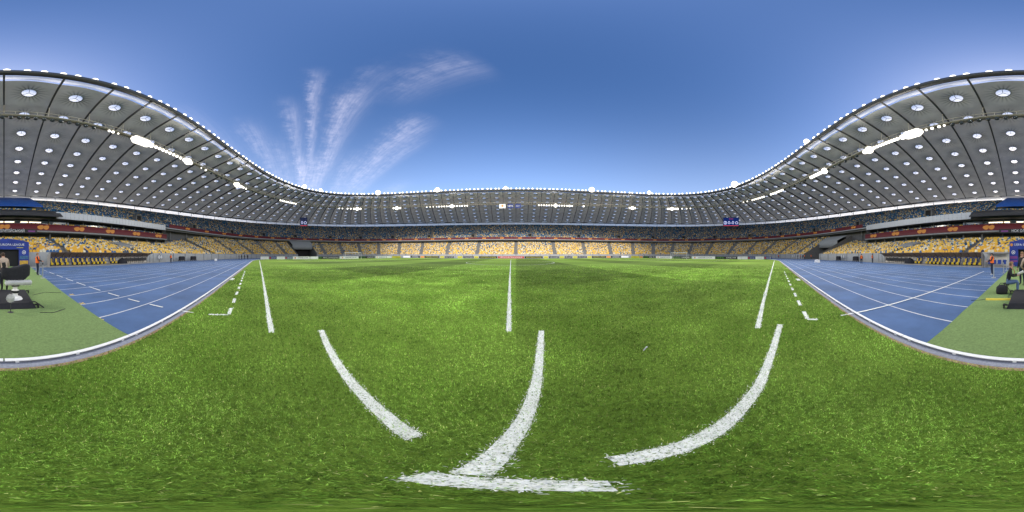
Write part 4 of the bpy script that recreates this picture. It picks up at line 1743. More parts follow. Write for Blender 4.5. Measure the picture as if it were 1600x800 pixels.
def dugout(sgn, words):
    d = thing('team_dugout', 'long dugout with curved brown roof sheets, ' + words, 'dugout', (sgn * 5.9, DY, 0), 0, 'team dugouts')
    n, step = 19, 1.06
    MB().box((sgn * n * step / 2, -.75, .06), (n * step + .3, 2.1, .14)).build('plinth', M_GROUND, d)
    MB().box((sgn * n * step / 2, -1.48, .72), (n * step, .06, 1.2)).build('back_panel', M_DUGB, d)
    # cross-section of the roof: rises from the back and curls over the front
    prof = [(-1.44, .2), (-1.44, .95), (-1.34, 1.22), (-1.08, 1.5), (-.68, 1.73), (-.2, 1.87), (.28, 1.93)]
    for i in range(n):
        b = MB()
        x0, x1 = sgn * (i * step + .04), sgn * ((i + 1) * step - .04)
        vs, fs = [], []
        for y, z in prof[2:]:
            vs += [(x0, y, z), (x1, y, z), (x0, y, z + .012), (x1, y, z + .012)]
        for k in range(len(prof) - 3):
            q = 4 * k
            fs += [(q, q + 1, q + 5, q + 4), (q + 2, q + 6, q + 7, q + 3)]
        fs += [(0, 2, 3, 1), (4 * (len(prof) - 3), 4 * (len(prof) - 3) + 1, 4 * (len(prof) - 3) + 3, 4 * (len(prof) - 3) + 2)]
        b.add(vs, fs)
        b.build('roof_sheet', M_DUGR, d)
        MB().box(((x0 + x1) / 2, -1.43, 1.08), (.6, .03, .11)).build('vent_slot', M_BLACK, d)
    for i in range(n + 1):
        x = sgn * i * step
        MB().tube([(x, y, z + .01) for y, z in prof], .035, 6).build('arch_rib', M_STEEL_D, d)
        if i > 12 or i == 0:
            MB().tube([(x, .16, .12), (x, .2, 1.9)], .03, 6).build('front_post', M_STEEL_D, d)
    ep = [(-1.46, .12), (-.2, .12), (-.05, .5), (.05, 1.2), (.28, 1.94)] + [(y, z + .01) for y, z in prof[::-1][1:-1]]
    MB().add([(0, y, z) for y, z in ep] + [(.03, y, z) for y, z in ep], [tuple(range(len(ep))), tuple(range(2 * len(ep) - 1, len(ep) - 1, -1))] + [(i, len(ep) + i, len(ep) + (i + 1) % len(ep), (i + 1) % len(ep)) for i in range(len(ep))]).build('end_panel', mat('dugout_end_sheet', (.30, .28, .26), .3), d)
    if sgn:
        MB().box((sgn * 16.5, -1.2, .55), (6.4, .4, .08)).box((sgn * 16.5, -1.3, .8), (6.4, .05, .4)).build('bench', M_STEEL_D, d)
    return d


dugout(-1, 'beside the steward at the posts')
dugout(1, 'right of the tunnel arch as seen from the pitch')['label'] = 'long dugout with curved brown roof sheets, beside the steward with dark cap'
M_DSN = mat('dugout_seat_navy', (.018, .045, .19), .5)
M_DSY = mat('dugout_seat_yellow', (.75, .52, .03), .5)


def dug_seat():
    root = link('dugout_seat', None)
    b = MB()
    prof = [(-.25, .40), (.25, .40), (.27, .75), (.24, 1.02), (.15, 1.22), (-.15, 1.22), (-.24, 1.02), (-.27, .75)]
    k = len(prof)
    b.add([(x, -.16 - (z - .4) * .25, z) for x, z in prof] + [(x, -.26 - (z - .4) * .25, z) for x, z in prof],
          [tuple(range(k))[::-1], tuple(range(k, 2 * k))] + [(i, (i + 1) % k, k + (i + 1) % k, k + i) for i in range(k)])
    b.build('backrest', M_DSN, root)
    MB().box((0, -.235, .72), (.27, .06, .56), rx=.245).build('backrest_insert', M_DSY, root)
    MB().box((0, -.345, 1.12), (.24, .07, .17), rx=.245).build('headrest', M_DSN, root)
    for xx in (-.22, .22):
        MB().box((xx, .02, .42), (.08, .5, .13)).build('seat_bolster', M_DSN, root)
    MB().box((0, .03, .40), (.36, .5, .12)).box((0, .27, .27), (.34, .05, .26), rx=-.15).build('seat_cushion', M_DSY, root)
    MB().box((0, -.05, .2), (.4, .35, .2)).build('seat_base', M_BLACK, root)
    return root


ds = dug_seat()
xs_d = [6.3, 7.02, 7.74, 8.5, 9.55, 10.3, 11.05, 11.8, 12.75, 13.45, 14.15, 14.85, 16.3, 17.0]
first = True
for sgn, side in ((-1, 'in dugout left of the arch'), (1, 'in dugout right of the arch')):
    for i, x in enumerate(xs_d):
        o = ds if first else copy_tree(ds)
        first = False
        o.location = (sgn * x, DY - .72, .12)
        pos_ = '%s from it' % ['first', 'second', 'third', 'fourth', 'fifth', 'sixth', 'seventh', 'eighth', 'ninth', 'tenth', 'eleventh', 'twelfth', 'thirteenth', 'fourteenth'][i]
        tag(o, 'navy and yellow sports seat %s, %s' % (side, pos_), 'seat', 'dugout seats')
for sgn, side in ((-1, 'left'), (1, 'right')):
    b = MB()
    b.lathe([(1.0, 0), (1.0, .25), (.86, .62), (.5, .86), (.02, .92)], n=14, sx=1.0, sy=.6)
    tag(b.build('covered_equipment', M_CLOTHB, None, (sgn * 18.4, DY - .45, .13), 0, True), 'rounded black cloth cover over equipment in the %s dugout' % side, 'cover')
# small open shelters beside the arch (white framed box with blue seats inside on the right)
sh = thing('side_shelter', 'pale open shelter with blue seats behind the steward with the dark cap', 'shelter', (4.0, DY - .2, 0))
MB().box((0, -1.3, .95), (3.0, .06, 1.6)).build('back_panel', M_DUGB, sh)
MB().box((0, -.6, 1.82), (3.1, 1.5, .06)).build('roof_sheet', M_DUGR, sh)
for x in (-1.5, 1.5):
    MB().tube([(x, .1, 0), (x, .1, 1.8)], .035, 6).build('post', M_STEEL, sh)
for x in (-.9, -.2, .5, 1.1):
    MB().box((x, -.9, .42), (.46, .42, .06)).box((x, -1.12, .7), (.46, .05, .5)).build('seat', M_BLUEP, sh)

# ------------------------------------------------------------------ tunnel arch and stadium sign
AY = -22.5
arch = thing('tunnel_arch', 'blue players tunnel arch with white lettering over a black opening', 'arch', (0, AY, 0))
M_ARCH = mat('arch_print', (.022, .045, .27), .45, .35, .7)
xl, xr, ol, orr, oh, topz = -3.45, 2.55, -2.05, 1.35, 2.35, 3.35
front = [(xl, 0), (ol, 0), (ol, oh), (orr, oh), (orr, 0), (xr, 0), (xr, topz)]
n_ = 10
for i in range(1, n_):
    t = i / n_
    front.append((xr + (xl - xr) * t, topz + .45 * sin(pi * t)))
front.append((xl, topz))
k = len(front)
b = MB()
b.add([(x, .18, z) for x, z in front] + [(x, -.18, z) for x, z in front], [tuple(range(k))[::-1], tuple(range(k, 2 * k))] + [(i, (i + 1) % k, k + (i + 1) % k, k + i) for i in range(k)])
b.build('arch_face', M_ARCH, arch)
b = MB()
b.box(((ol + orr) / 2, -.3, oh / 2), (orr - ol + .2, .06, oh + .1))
b.build('tunnel_shade_panel', M_DARK, arch)  # black sheet across the opening stands in for the dark inside
rtb = (R(90), 0, pi)
text('UEFA EUROPA LEAGUE', .30, M_WHITE, arch, (-.45, .20, 2.98), rtb, 4.7, ext=.008)
MB().ball((2.25, .20, 2.98), .2, 12, 8, s=(1, .05, 1)).build('arch_emblem', M_ORANGE, arch)
MB().box((-2.2, .19, 2.58), (.9, .02, .07)).build('sponsor_strip', M_YEL, arch)
for x, z in ((-2.75, 1.95), (2.0, 1.95)):
    b = MB()
    nn = 14
    for q in range(nn):
        a0, a1 = 2 * pi * q / nn, 2 * pi * (q + 1) / nn
        b.add([(r_ * cos(a), 0, r_ * sin(a)) for r_, a in ((.26, a0), (.26, a1), (.19, a1), (.19, a0))], [(0, 1, 2, 3)])
    b.box((0, 0, 0), (.16, .01, .16), rx=0, ry=pi / 4)
    b.build('club_emblem', M_WHITE, arch, (x, .20, z))
MB().box((-2.75, .19, .55), (1.2, .02, .55)).box((-2.75, .191, .22), (1.2, .02, .2)).build('picture_strip', mat('amber_print', (.55, .33, .06), .5, .4, 3), arch)
MB().box((-2.75, .19, 1.25), (1.2, .02, .45)).build('sky_strip', mat('teal_print', (.05, .13, .26), .5, .4, 3), arch)
MB().box((1.95, .19, 1.25), (1.0, .02, .35)).box((1.95, .191, .75), (1.0, .02, .25)).build('violet_strip', M_PURPLE, arch)

xa, ya = ell(15.3, PHI_N)
ys_ = float(ya) + .15
sign = MB().box((0, 0, .45), (14.6, .12, .95)).build('stadium_sign', M_BLACK, None, (-.5, ys_, 6.75))
tag(sign, 'long black name sign with white Cyrillic capitals on the balcony above the tunnel arch', 'sign')
text('НСК ОЛІМПІЙСЬКИЙ', .62, M_WHITE, sign, (0, .07, .45), rtb, 8.6, ext=.008)
for x in (-6.0, 6.0):
    MB().box((x, .065, .45), (1.7, .012, .35)).build('sponsor_plate', M_PURPLE, sign)
for px, body in ((250, '64'), (1240, '11'), (1317, '11')):
    q = phi_at(px, 0)
    x, y = map(float, ell(-.08, q))
    x1, y1 = map(float, ell(-.08, q + 1e-3))
    o = tag(MB().box((0, 0, 1.1), (2.0, .04, 1.1)).build('sector_plate', M_WALL, None, (x, y, 0), atan2(y1 - y, x1 - x)),
            'grey sector plate with white figures %s on front wall' % body + {250: ' left of the carts', 1240: ' right of the near corner', 1317: ' left of the right dugout'}[px], 'plate')
    text(body, .85, M_WHITE, o, (0, .03, 1.1), (R(90), 0, pi), 1.3, ext=.006)

# ------------------------------------------------------------------ people
M_SKIN = mat('skin', (.45, .25, .17), .55, .08, 12)
M_HAIR = mat('hair_brown', (.05, .03, .018), .7)
M_HAIRL = mat('hair_fair', (.25, .15, .07), .7)
M_BIB = mat('orange_bib', (.85, .16, .02), .6)
M_BLKC = mat('dark_clothes', (.02, .021, .026), .85, .2, 10)
M_JEAN = mat('denim', (.10, .16, .27), .85, .2, 14)
M_TROU = mat('navy_trousers', (.018, .024, .045), .85)
M_BEIGE = mat('beige_jacket', (.42, .33, .25), .85, .12, 8)
M_SHOE = mat('shoes_dark', (.03, .03, .03), .6)
M_SHOEW = mat('shoes_pale', (.5, .5, .5), .6)


def person_mesh(name, J, top, legs, shoes, skin_hands=True):
    """one skinned body from a joint table; faces take the cloth of the nearest bone"""
    bones = [('pelvis', 'belly', 1), ('belly', 'chest', 1), ('chest', 'neck', 1), ('neck', 'head', 0), ('head', 'crown', 0)]
    for s in 'LR':
        bones += [('chest', 'sh' + s, 1), ('sh' + s, 'el' + s, 1), ('el' + s, 'wr' + s, 1), ('wr' + s, 'ha' + s, 0),
                  ('pelvis', 'hi' + s, 2), ('hi' + s, 'kn' + s, 2), ('kn' + s, 'an' + s, 2), ('an' + s, 'to' + s, 3)]
    rad_ = {'pelvis': (.15, .12), 'belly': (.145, .115), 'chest': (.165, .12), 'neck': (.06, .06), 'head': (.085, .095), 'crown': (.075, .085)}
    for s in 'LR':
        rad_.update({'sh' + s: (.075, .075), 'el' + s: (.052, .052), 'wr' + s: (.036, .036), 'ha' + s: (.03, .04), 'hi' + s: (.105, .105), 'kn' + s: (.068, .068), 'an' + s: (.046, .046), 'to' + s: (.04, .035)})
    names = list(J.keys())
    me = bpy.data.meshes.new(name + '_cage')
    me.from_pydata([J[k_] for k_ in names], [(names.index(a), names.index(c)) for a, c, _ in bones], [])
    ob = bpy.data.objects.new(name + '_cage', me)
    COL.objects.link(ob)
    md = ob.modifiers.new('skin', 'SKIN')
    md.use_smooth_shade = True
    for i, k_ in enumerate(names):
        sv = me.skin_vertices[0].data[i]
        sv.radius = rad_[k_]
        sv.use_root = (k_ == 'pelvis')
    ss = ob.modifiers.new('sub', 'SUBSURF')
    ss.levels = ss.render_levels = 1
    dg = bpy.context.evaluated_depsgraph_get()
    dg.update()
    out = bpy.data.meshes.new_from_object(ob.evaluated_get(dg))
    bpy.data.objects.remove(ob)
    # fingers
    bm_ = bmesh.new()
    bm_.from_mesh(out)
    for s in 'LR':
        h0, w0 = Vector(J['ha' + s]), Vector(J['wr' + s])
        d = (h0 - w0).normalized()
        side = d.cross(Vector((0, 0, 1)))
        if side.length < .2:
            side = Vector((0, 1, 0))
        side.normalize()
        dn = d.cross(side).normalized()
        t = MB()
        for q, L in ((-.027, .075), (-.009, .085), (.009, .082), (.027, .065)):
            b0 = h0 + side * q
            t.tube([b0, b0 + d * L * .5 + dn * .008, b0 + d * L * .85 + dn * .03], [.010, .009, .007], 5)
        b0 = w0 + (h0 - w0) * .4 + side * .035
        t.tube([b0, b0 + side * .03 + d * .03, b0 + side * .035 + d * .065], [.012, .010, .008], 5)
        off_ = [bm_.verts.new(p) for p in t.v]
        for f in t.f:
            try:
                bm_.faces.new([off_[i] for i in f])
            except ValueError:
                pass
    bm_.to_mesh(out)
    bm_.free()
    for m in (M_SKIN, top, legs, shoes):
        out.materials.append(m)
    segs = [(Vector(J[a]), Vector(J[c]), k_) for a, c, k_ in bones]
    mi = []
    for p in out.polygons:
        c = p.center
        best, bk = 9, 1
        for a, e, k_ in segs:
            ae = e - a
            t = max(0, min(1, (c - a).dot(ae) / max(ae.length_squared, 1e-9)))
            dd_ = (c - (a + ae * t)).length
            if dd_ < best:
                best, bk = dd_, k_
        if c.z > J['neck'][2] + .02 and (Vector(J['head']) - c).length < .16 and bk == 1 and c.z > J['neck'][2] + .05:
            bk = 0
        mi.append(bk)
    out.polygons.foreach_set('material_index', mi)
    out.polygons.foreach_set('use_smooth', [True] * len(out.polygons))
    out.name = name
    return out


def joints(pose='stand', lean=0.0):
    """figure 1.75 m tall facing -Y"""
    J = {'pelvis': (0, 0, .95), 'belly': (0, 0, 1.12), 'chest': (0, 0, 1.34), 'neck': (0, -.01, 1.50), 'head': (0, -.02, 1.61), 'crown': (0, -.01, 1.67)}
    for s, g in (('L', 1), ('R', -1)):
        J.update({'sh' + s: (.18 * g, 0, 1.41), 'el' + s: (.24 * g, .03, 1.13), 'wr' + s: (.25 * g, -.06, .90), 'ha' + s: (.245 * g, -.09, .82),
                  'hi' + s: (.10 * g, 0, .88), 'kn' + s: (.105 * g, -.02, .49), 'an' + s: (.11 * g, .02, .09), 'to' + s: (.125 * g, -.14, .045)})
    if pose == 'reach':
        for s, g in (('L', 1), ('R', -1)):
            J['el' + s] = (.24 * g, -.12, 1.17)
            J['wr' + s] = (.18 * g, -.36, 1.10)
            J['ha' + s] = (.15 * g, -.44, 1.09)
    if pose == 'walk':
        J['knL'], J['anL'], J['toL'] = (.10, -.16, .50), (.10, -.22, .11), (.11, -.38, .07)
        J['knR'], J['anR'], J['toR'] = (-.10, .08, .48), (-.10, .32, .14), (-.11, .20, .05)
        J['elL'], J['wrL'], J['haL'] = (.25, .14, 1.15), (.25, .1, .92), (.25, .07, .84)
        J['elR'], J['wrR'], J['haR'] = (-.25, -.08, 1.14), (-.24, -.26, .96), (-.23, -.33, .92)
    if pose == 'sit':
        dz = -.44
        for k_ in ('pelvis', 'belly', 'chest', 'neck', 'head', 'crown', 'shL', 'shR', 'hiL', 'hiR'):
            x, y, z = J[k_]
            J[k_] = (x, y - max(0, z - .95) * .22, z + dz)
        for s, g in (('L', 1), ('R', -1)):
            J['kn' + s] = (.13 * g, -.42, .50)
            J['an' + s] = (.14 * g, -.40, .09)
            J['to' + s] = (.15 * g, -.57, .045)
            J['el' + s] = (.26 * g, -.16, .74)
            J['wr' + s] = (.11 * g, -.37, .74)
            J['ha' + s] = (.06 * g, -.44, .76)
    if pose == 'bend':
        for k_ in ('belly', 'chest', 'neck', 'head', 'crown', 'shL', 'shR'):
            x, y, z = J[k_]
            J[k_] = (x, y - (z - .95) * .45, .95 + (z - .95) * .93)
        for s, g in (('L', 1), ('R', -1)):
            J['el' + s] = (.27 * g, -.30, 1.08)
            J['wr' + s] = (.18 * g, -.50, .98)
            J['ha' + s] = (.14 * g, -.57, .95)
    return J


BODY = {}


def person(label, loc, rz, pose, top, legs, shoes, hair, bib=None, cap=None, group=None, scale=1.0, extras=None):
    key = (pose, top.name, legs.name, shoes.name)
    J = joints(pose)
    if key not in BODY:
        BODY[key] = person_mesh('person_body', J, top, legs, shoes)
    root = link('person', BODY[key], None, loc, rz)
    root.scale = (scale,) * 3
    tag(root, label, 'person', group)
    hd = Vector(J['head'])
    b = MB()
    n_, m_ = 12, 7
    vs, fs = [], []
    for i in range(m_ + 1):
        t = pi * .62 * i / m_
        for k_ in range(n_):
            a = 2 * pi * k_ / n_
            tt = t * (1.0 if sin(a) > -.2 else .62)
            vs.append((hd.x + .098 * sin(tt) * cos(a), hd.y + .012 + .112 * sin(tt) * sin(a), hd.z + .035 + .125 * cos(tt)))
    for i in range(m_):
        for k_ in range(n_):
            a, c = i * n_ + k_, i * n_ + (k_ + 1) % n_
            fs.append((a, a + n_, c + n_, c))
    b.add(vs, fs)
    b.build('hair', hair if not cap else cap, root, smooth=True)
    if cap:
        MB().add([(-.08, hd.y - .08, hd.z + .06), (.08, hd.y - .08, hd.z + .06), (.06, hd.y - .19, hd.z + .045), (-.06, hd.y - .19, hd.z + .045),
                  (-.08, hd.y - .08, hd.z + .072), (.08, hd.y - .08, hd.z + .072), (.06, hd.y - .19, hd.z + .055), (-.06, hd.y - .19, hd.z + .055)],
                 [(0, 1, 2, 3), (7, 6, 5, 4), (0, 4, 5, 1), (1, 5, 6, 2), (2, 6, 7, 3), (3, 7, 4, 0)]).build('cap_peak', cap, root)
    # face: nose, eyes, mouth, ears
    f = MB()
    f.add([(-.014, hd.y - .092, hd.z - .02), (.014, hd.y - .092, hd.z - .02), (0, hd.y - .122, hd.z - .018), (0, hd.y - .094, hd.z + .03)], [(0, 1, 2), (0, 2, 3), (1, 3, 2), (0, 3, 1)])
    f.build('nose', M_SKIN, root, smooth=True)
    if hypot(loc[0], loc[1]) < 20:
        for g in (-1, 1):
            MB().ball((.093 * g, hd.y + .005, hd.z), .028, 8, 5, s=(.35, .7, 1)).build('ear', M_SKIN, root, smooth=True)
            MB().ball((.034 * g, hd.y - .086, hd.z + .022), .012, 8, 5).build('eye', M_BLACK, root)
        MB().box((0, hd.y - .092, hd.z - .05), (.045, .012, .008)).build('mouth', M_RED, root)
    if bib:
        v = MB()
        rings = [((.20, .16), J['pelvis'], .02), ((.192, .155), J['belly'], 0), ((.205, .16), J['chest'], 0), ((.185, .125), J['chest'], .10), ((.09, .09), J['neck'], -.01)]
        n_ = 16
        vs, fs = [], []
        for (rx_, ry_), c, dz in rings:
            for k_ in range(n_):
                a = 2 * pi * k_ / n_
                vs.append((c[0] + rx_ * cos(a), c[1] + ry_ * sin(a), c[2] + dz))
        for i in range(len(rings) - 1):
            for k_ in range(n_):
                a, c = i * n_ + k_, i * n_ + (k_ + 1) % n_
                fs.append((a, c, c + n_, a + n_))
        v.add(vs, fs)
        v.build('bib', bib, root, smooth=True)
        MB().box((0, J['chest'][1] + .168, J['chest'][2] - .02), (.14, .012, .1)).build('bib_number', M_BLACK, root)
    return root


def face(az_from, az_to=None):
    return az_from


def at(px, py):
    x, y = gp(px, py)
    return (x, y, 0)


person('steward in orange bib and dark cap on the blue track by the right turf edge', at(1550, 430), R(115), 'reach', M_BLKC, M_TROU, M_SHOEW, M_HAIR, M_BIB, M_BLACK)
s1 = person('steward in orange bib leaning on barrier posts at the left turf edge', at(58.5, 430), R(-110), 'reach', M_BLKC, M_TROU, M_SHOE, M_HAIRL, M_BIB)
MB().tube([(.12, -.175, 1.48), (.02, -.19, 1.25), (-.14, -.15, 1.02)], .02, 6).build('strap', M_BLACK, s1)
person('steward in orange bib walking on the track left of the right dugout', at(1346, 412.5), R(60), 'walk', M_BLKC, M_TROU, M_SHOE, M_HAIR, M_BIB, group=None)
person('steward in orange bib standing at the end of the right dugout', at(1363, 410.8), R(-10), 'stand', M_BLKC, M_TROU, M_SHOE, M_HAIR, M_BIB)
person('person in orange bib and dark trousers beside the carts by the left front wall', at(267, 410.5), R(170), 'stand', M_BLKC, M_TROU, M_SHOE, M_HAIR, M_BIB)
for i, (px, words) in enumerate(((373.5, 'leftmost of four'), (377.5, 'second from left of four'), (382, 'third from left of four'), (387, 'rightmost of four'))):
    person('dark clothed person, %s on the far left bend of the track' % words, at(px, 405.4), R([170, 150, -160, 130][i]), 'stand' if i != 2 else 'walk', M_BLKC, M_TROU, M_SHOE, M_HAIR, group='people on the left bend')
for i, (px, bibm, words) in enumerate(((1246.5, None, 'in dark clothes, leftmost of the five by the right tunnel'), (1250.5, M_BIB, 'in orange bib, second of the five by the right tunnel'), (1254.5, None, 'in dark clothes, middle of the five by the right tunnel'),
                                       (1257.5, M_BIB, 'in orange bib, fourth of the five by the right tunnel'), (1267.5, M_BIB, 'in orange bib, rightmost of the five by the right tunnel'))):
    person('person ' + words, at(px, 405.2), R([-170, 160, 120, 200, 180][i]), 'stand', M_BLKC, M_TROU, M_SHOE, M_HAIR, bibm, group='people by the right tunnel')
for i, px in enumerate((1216.5, 1225)):
    a = azx(px)
    person('person in orange bib by the far right front wall, %s of two' % ('left' if i == 0 else 'right'), (78 * sin(a), 78 * cos(a), 0), R(-90), 'stand', M_BLKC, M_TROU, M_SHOE, M_HAIR, M_BIB, group='stewards by the right front wall')
person('camera operator in beige jacket bent over behind the covered television camera', (-.02, -7.2, .0), R(12), 'bend', M_BEIGE, M_BLKC, M_SHOE, M_HAIR)
ph = person('seated photographer in black jacket and jeans holding a pale lens', (.84, -6.75, 0), R(-82), 'sit', M_BLKC, M_JEAN, M_SHOEW, M_HAIRL)
MB().tube([(.05, -.40, .78), (.03, -.52, .84), (.0, -.66, .90)], [.05, .055, .065], 12).build('lanyard_loop' if False else 'telephoto_lens', mat('pale_lens', (.55, .56, .50), .4), ph)
MB().box((.06, -.35, .77), (.13, .09, .10)).build('camera_body', M_BLACK, ph)
MB().tube([(.06, -.20, 1.04), (.03, -.29, .90), (0, -.26, .80), (-.03, -.29, .90), (-.06, -.20, 1.04)], .012, 5).build('lanyard', M_RED, ph)
MB().tube([(-.105, -.13, 1.14), (-.11, -.11, 1.25), (0, -.10, 1.305), (.11, -.11, 1.25), (.105, -.13, 1.14)], .014, 6).build('headphone_band', M_BLACK, ph)
p2 = person('person in dark jacket standing behind the seated photographer', (.30, -8.6, 0), R(150), 'stand', M_BLKC, M_TROU, M_SHOE, M_HAIRL)

# ------------------------------------------------------------------ things on the walkway
stool = thing('folding_stool', 'low black folding stool the photographer sits on', 'stool', (.86, -6.75, .014), R(8))
MB().lathe([(.001, .36), (.16, .36), (.18, .385), (.16, .41), (.001, .42)], n=16).build('seat', M_CLOTHB, stool, smooth=True)
for q in range(3):
    a = 2 * pi * q / 3 + .4
    MB().tube([(.1 * cos(a + pi), .1 * sin(a + pi), .37), (.19 * cos(a), .19 * sin(a), 0)], .014, 6).build('leg', M_STEEL_D, stool)
bag = MB()
bag.lathe([(.001, 0), (.2, .0), (.22, .12), (.2, .28), (.12, .36), (.001, .38)], n=14, sx=1.1, sy=.75)
bag.tube([(-.12, 0, .34), (-.06, 0, .44), (.06, 0, .44), (.12, 0, .34)], .014, 6)
tag(bag.build('camera_bag', M_CLOTHB, None, (1.05, -6.5, .014), .3, True), 'soft black camera bag on the turf beside the seated photographer', 'bag')

dolly = thing('camera_dolly', 'low black draped camera dolly platform on the turf walkway', 'dolly', (-.15, -5.65, 0), 0)
b = MB()
W2, D2 = .72, 1.02
lo = [(-W2 - .06, D2 + .05), (W2 + .04, D2 + .05), (W2 + .05, -D2 - .04), (-W2 - .08, -D2 - .03)]
hi_ = [(-W2 + .03, D2 - .06), (W2 - .03, D2 - .05), (W2 - .03, -D2 + .04), (-W2 + .03, -D2 + .05)]
b.add([(x, y, .02) for x, y in lo] + [(x, y, .17) for x, y in hi_], [(4, 5, 6, 7), (0, 1, 5, 4), (1, 2, 6, 5), (2, 3, 7, 6), (3, 0, 4, 7)])
b.build('draped_deck', M_CLOTHB, dolly)
for x, y in ((-W2 - .12, D2 - .02), (W2 + .12, D2 - .02), (-W2 - .12, -D2 + .1), (W2 + .12, -D2 + .1)):
    w = MB()
    w.tube([(x - .02, y, .06), (x + .02, y, .06)], .06, 12).box((x, y, .13), (.05, .16, .03)).box((x * .94, y, .12), (.12, .05, .04))
    w.build('caster', M_BLACK, dolly)
MB().tube([(-.6, .9, .19), (-.75, 1.0, .21), (-.86, .98, .12), (-1.0, 1.06, .02)], .018, 6).build('cable', M_BLACK, dolly)

tv = thing('television_camera', 'bulky television camera under a black rain cover on a white pedestal', 'camera', (-.36, -5.2, .17), 0)
b = MB()
b.lathe([(.24, 0), (.2, .06), (.09, .1), (.075, .18), (.12, .2), (.12, .30), (.07, .32), (.07, .44)], n=16, mi=0)
b.build('pedestal', M_WHITE, tv, smooth=False)
MB().lathe([(.125, .21), (.135, .215), (.135, .285), (.125, .29)], n=16).build('pedestal_band', M_BLACK, tv)
MB().box((0, 0, .47), (.24, .3, .07)).build('pan_head', M_STEEL_D, tv)
# soft lumpy rain cover over body and lens, nose pointing left of frame
bm_ = bmesh.new()
bmesh.ops.create_grid(bm_, x_segments=2, y_segments=2, size=.1)
bm_.free()
secs = [(-.44, .12, .13, .93), (-.40, .16, .17, .92), (-.30, .15, .16, .91), (-.22, .14, .14, .90), (-.12, .18, .19, .87), (-.02, .20, .24, .86), (.08, .19, .22, .88), (.18, .20, .25, .90), (.30, .18, .22, .95), (.38, .16, .19, .99), (.46, .13, .13, 1.0), (.48, .04, .05, 1.0)]
vs, fs = [], []
n_ = 18
rng2 = random.Random(3)
for i, (x, ry_, rz2, zc_) in enumerate(secs):
    for k_ in range(n_):
        a = 2 * pi * k_ / n_
        c_, s_2 = cos(a), sin(a)
        e_ = .42
        px_ = math.copysign(abs(c_) ** e_, c_) * ry_ * (1 + rng2.uniform(-.07, .07))
        pz_ = math.copysign(abs(s_2) ** e_, s_2) * rz2 * (1 + rng2.uniform(-.07, .07))
        if s_2 < -.5:
            pz_ -= rng2.uniform(0, .11)
        vs.append((-x + rng2.uniform(-.015, .015), px_, zc_ + pz_ - .03))
for i in range(len(secs) - 1):
    for k_ in range(n_):
        a, c_ = i * n_ + k_, i * n_ + (k_ + 1) % n_
        fs.append((a, c_, c_ + n_, a + n_))
fs += [tuple(range(n_))[::-1], tuple((len(secs) - 1) * n_ + k_ for k_ in range(n_))]
cov = MB()
cov.add(vs, fs)
cv = cov.build('rain_cover', M_CLOTHB, tv, smooth=True)
sm = cv.modifiers.new('soft', 'SUBSURF')
sm.levels = sm.render_levels = 1
MB().box((.36, .05, 1.12), (.12, .2, .14), ry=.2).build('viewfinder', M_BLACK, tv)
MB().tube([(.2, -.25, .85), (.45, -.45, .80)], .02, 6).build('pan_bar', M_STEEL_D, tv)


def fuzz(name, body_v, length, n, seed, col):
    """short fur: thin triangles standing off a surface given by (point, normal) samples"""
    r_ = np.random.default_rng(seed)
    P_, N_ = body_v
    i = r_.integers(0, len(P_), n)
    P_, N_ = P_[i], N_[i]
    t = r_.normal(size=(n, 3))
    t -= (t * N_).sum(1, keepdims=True) * N_
    t /= np.linalg.norm(t, axis=1, keepdims=True)
    tip = P_ + (N_ + r_.normal(0, .45, (n, 3))) * length * r_.uniform(.6, 1.3, (n, 1))
    V = np.stack([P_ - t * .004, P_ + t * .004, tip], 1).reshape(-1, 3)
    F = np.arange(3 * n).reshape(-1, 3)
    return V, F


M_FUR = mat('white_fur', (.62, .62, .60), .95, .15, 40)
b = MB()
b.tube([(-.50, .24, .58), (-.46, .24, .58), (.28, .24, .57), (.34, .24, .57)], [.03, .068, .068, .03], 12)
mic = b.build('furry_shotgun_microphone', M_FUR, tv, smooth=True)
tt, aa = RNG.uniform(-.48, .32, 1500), RNG.uniform(0, 2 * pi, 1500)
P_ = np.stack([tt, .24 + .066 * np.cos(aa), .575 + .066 * np.sin(aa)], 1)
N_ = np.stack([np.zeros(1500), np.cos(aa), np.sin(aa)], 1)
V, F = fuzz('fur', (P_, N_), .02, 2600, 1, None)
bigmesh('fur', V, F, M_FUR, mic)['kind'] = 'stuff'

bx0, by0 = gp(16.5, 488.5)
ms = thing('microphone_stand', 'round white furry microphone on a short stand with a black disc base', 'microphone', (bx0, by0, 0))
MB().lathe([(.001, 0), (.105, 0), (.105, .012), (.02, .022), (.012, .03), (.011, .33)], n=20).build('stand', M_STEEL_D, ms)
ballm = MB().ball((0, 0, .42), .098, 16, 10).build('furry_windshield', M_FUR, ms, smooth=True)
q = RNG.normal(size=(1600, 3))
q /= np.linalg.norm(q, axis=1, keepdims=True)
V, F = fuzz('fur', (q * .095 + np.array([0, 0, .42]), q), .022, 2600, 2, None)
bigmesh('fur', V, F, M_FUR, ballm)['kind'] = 'stuff'

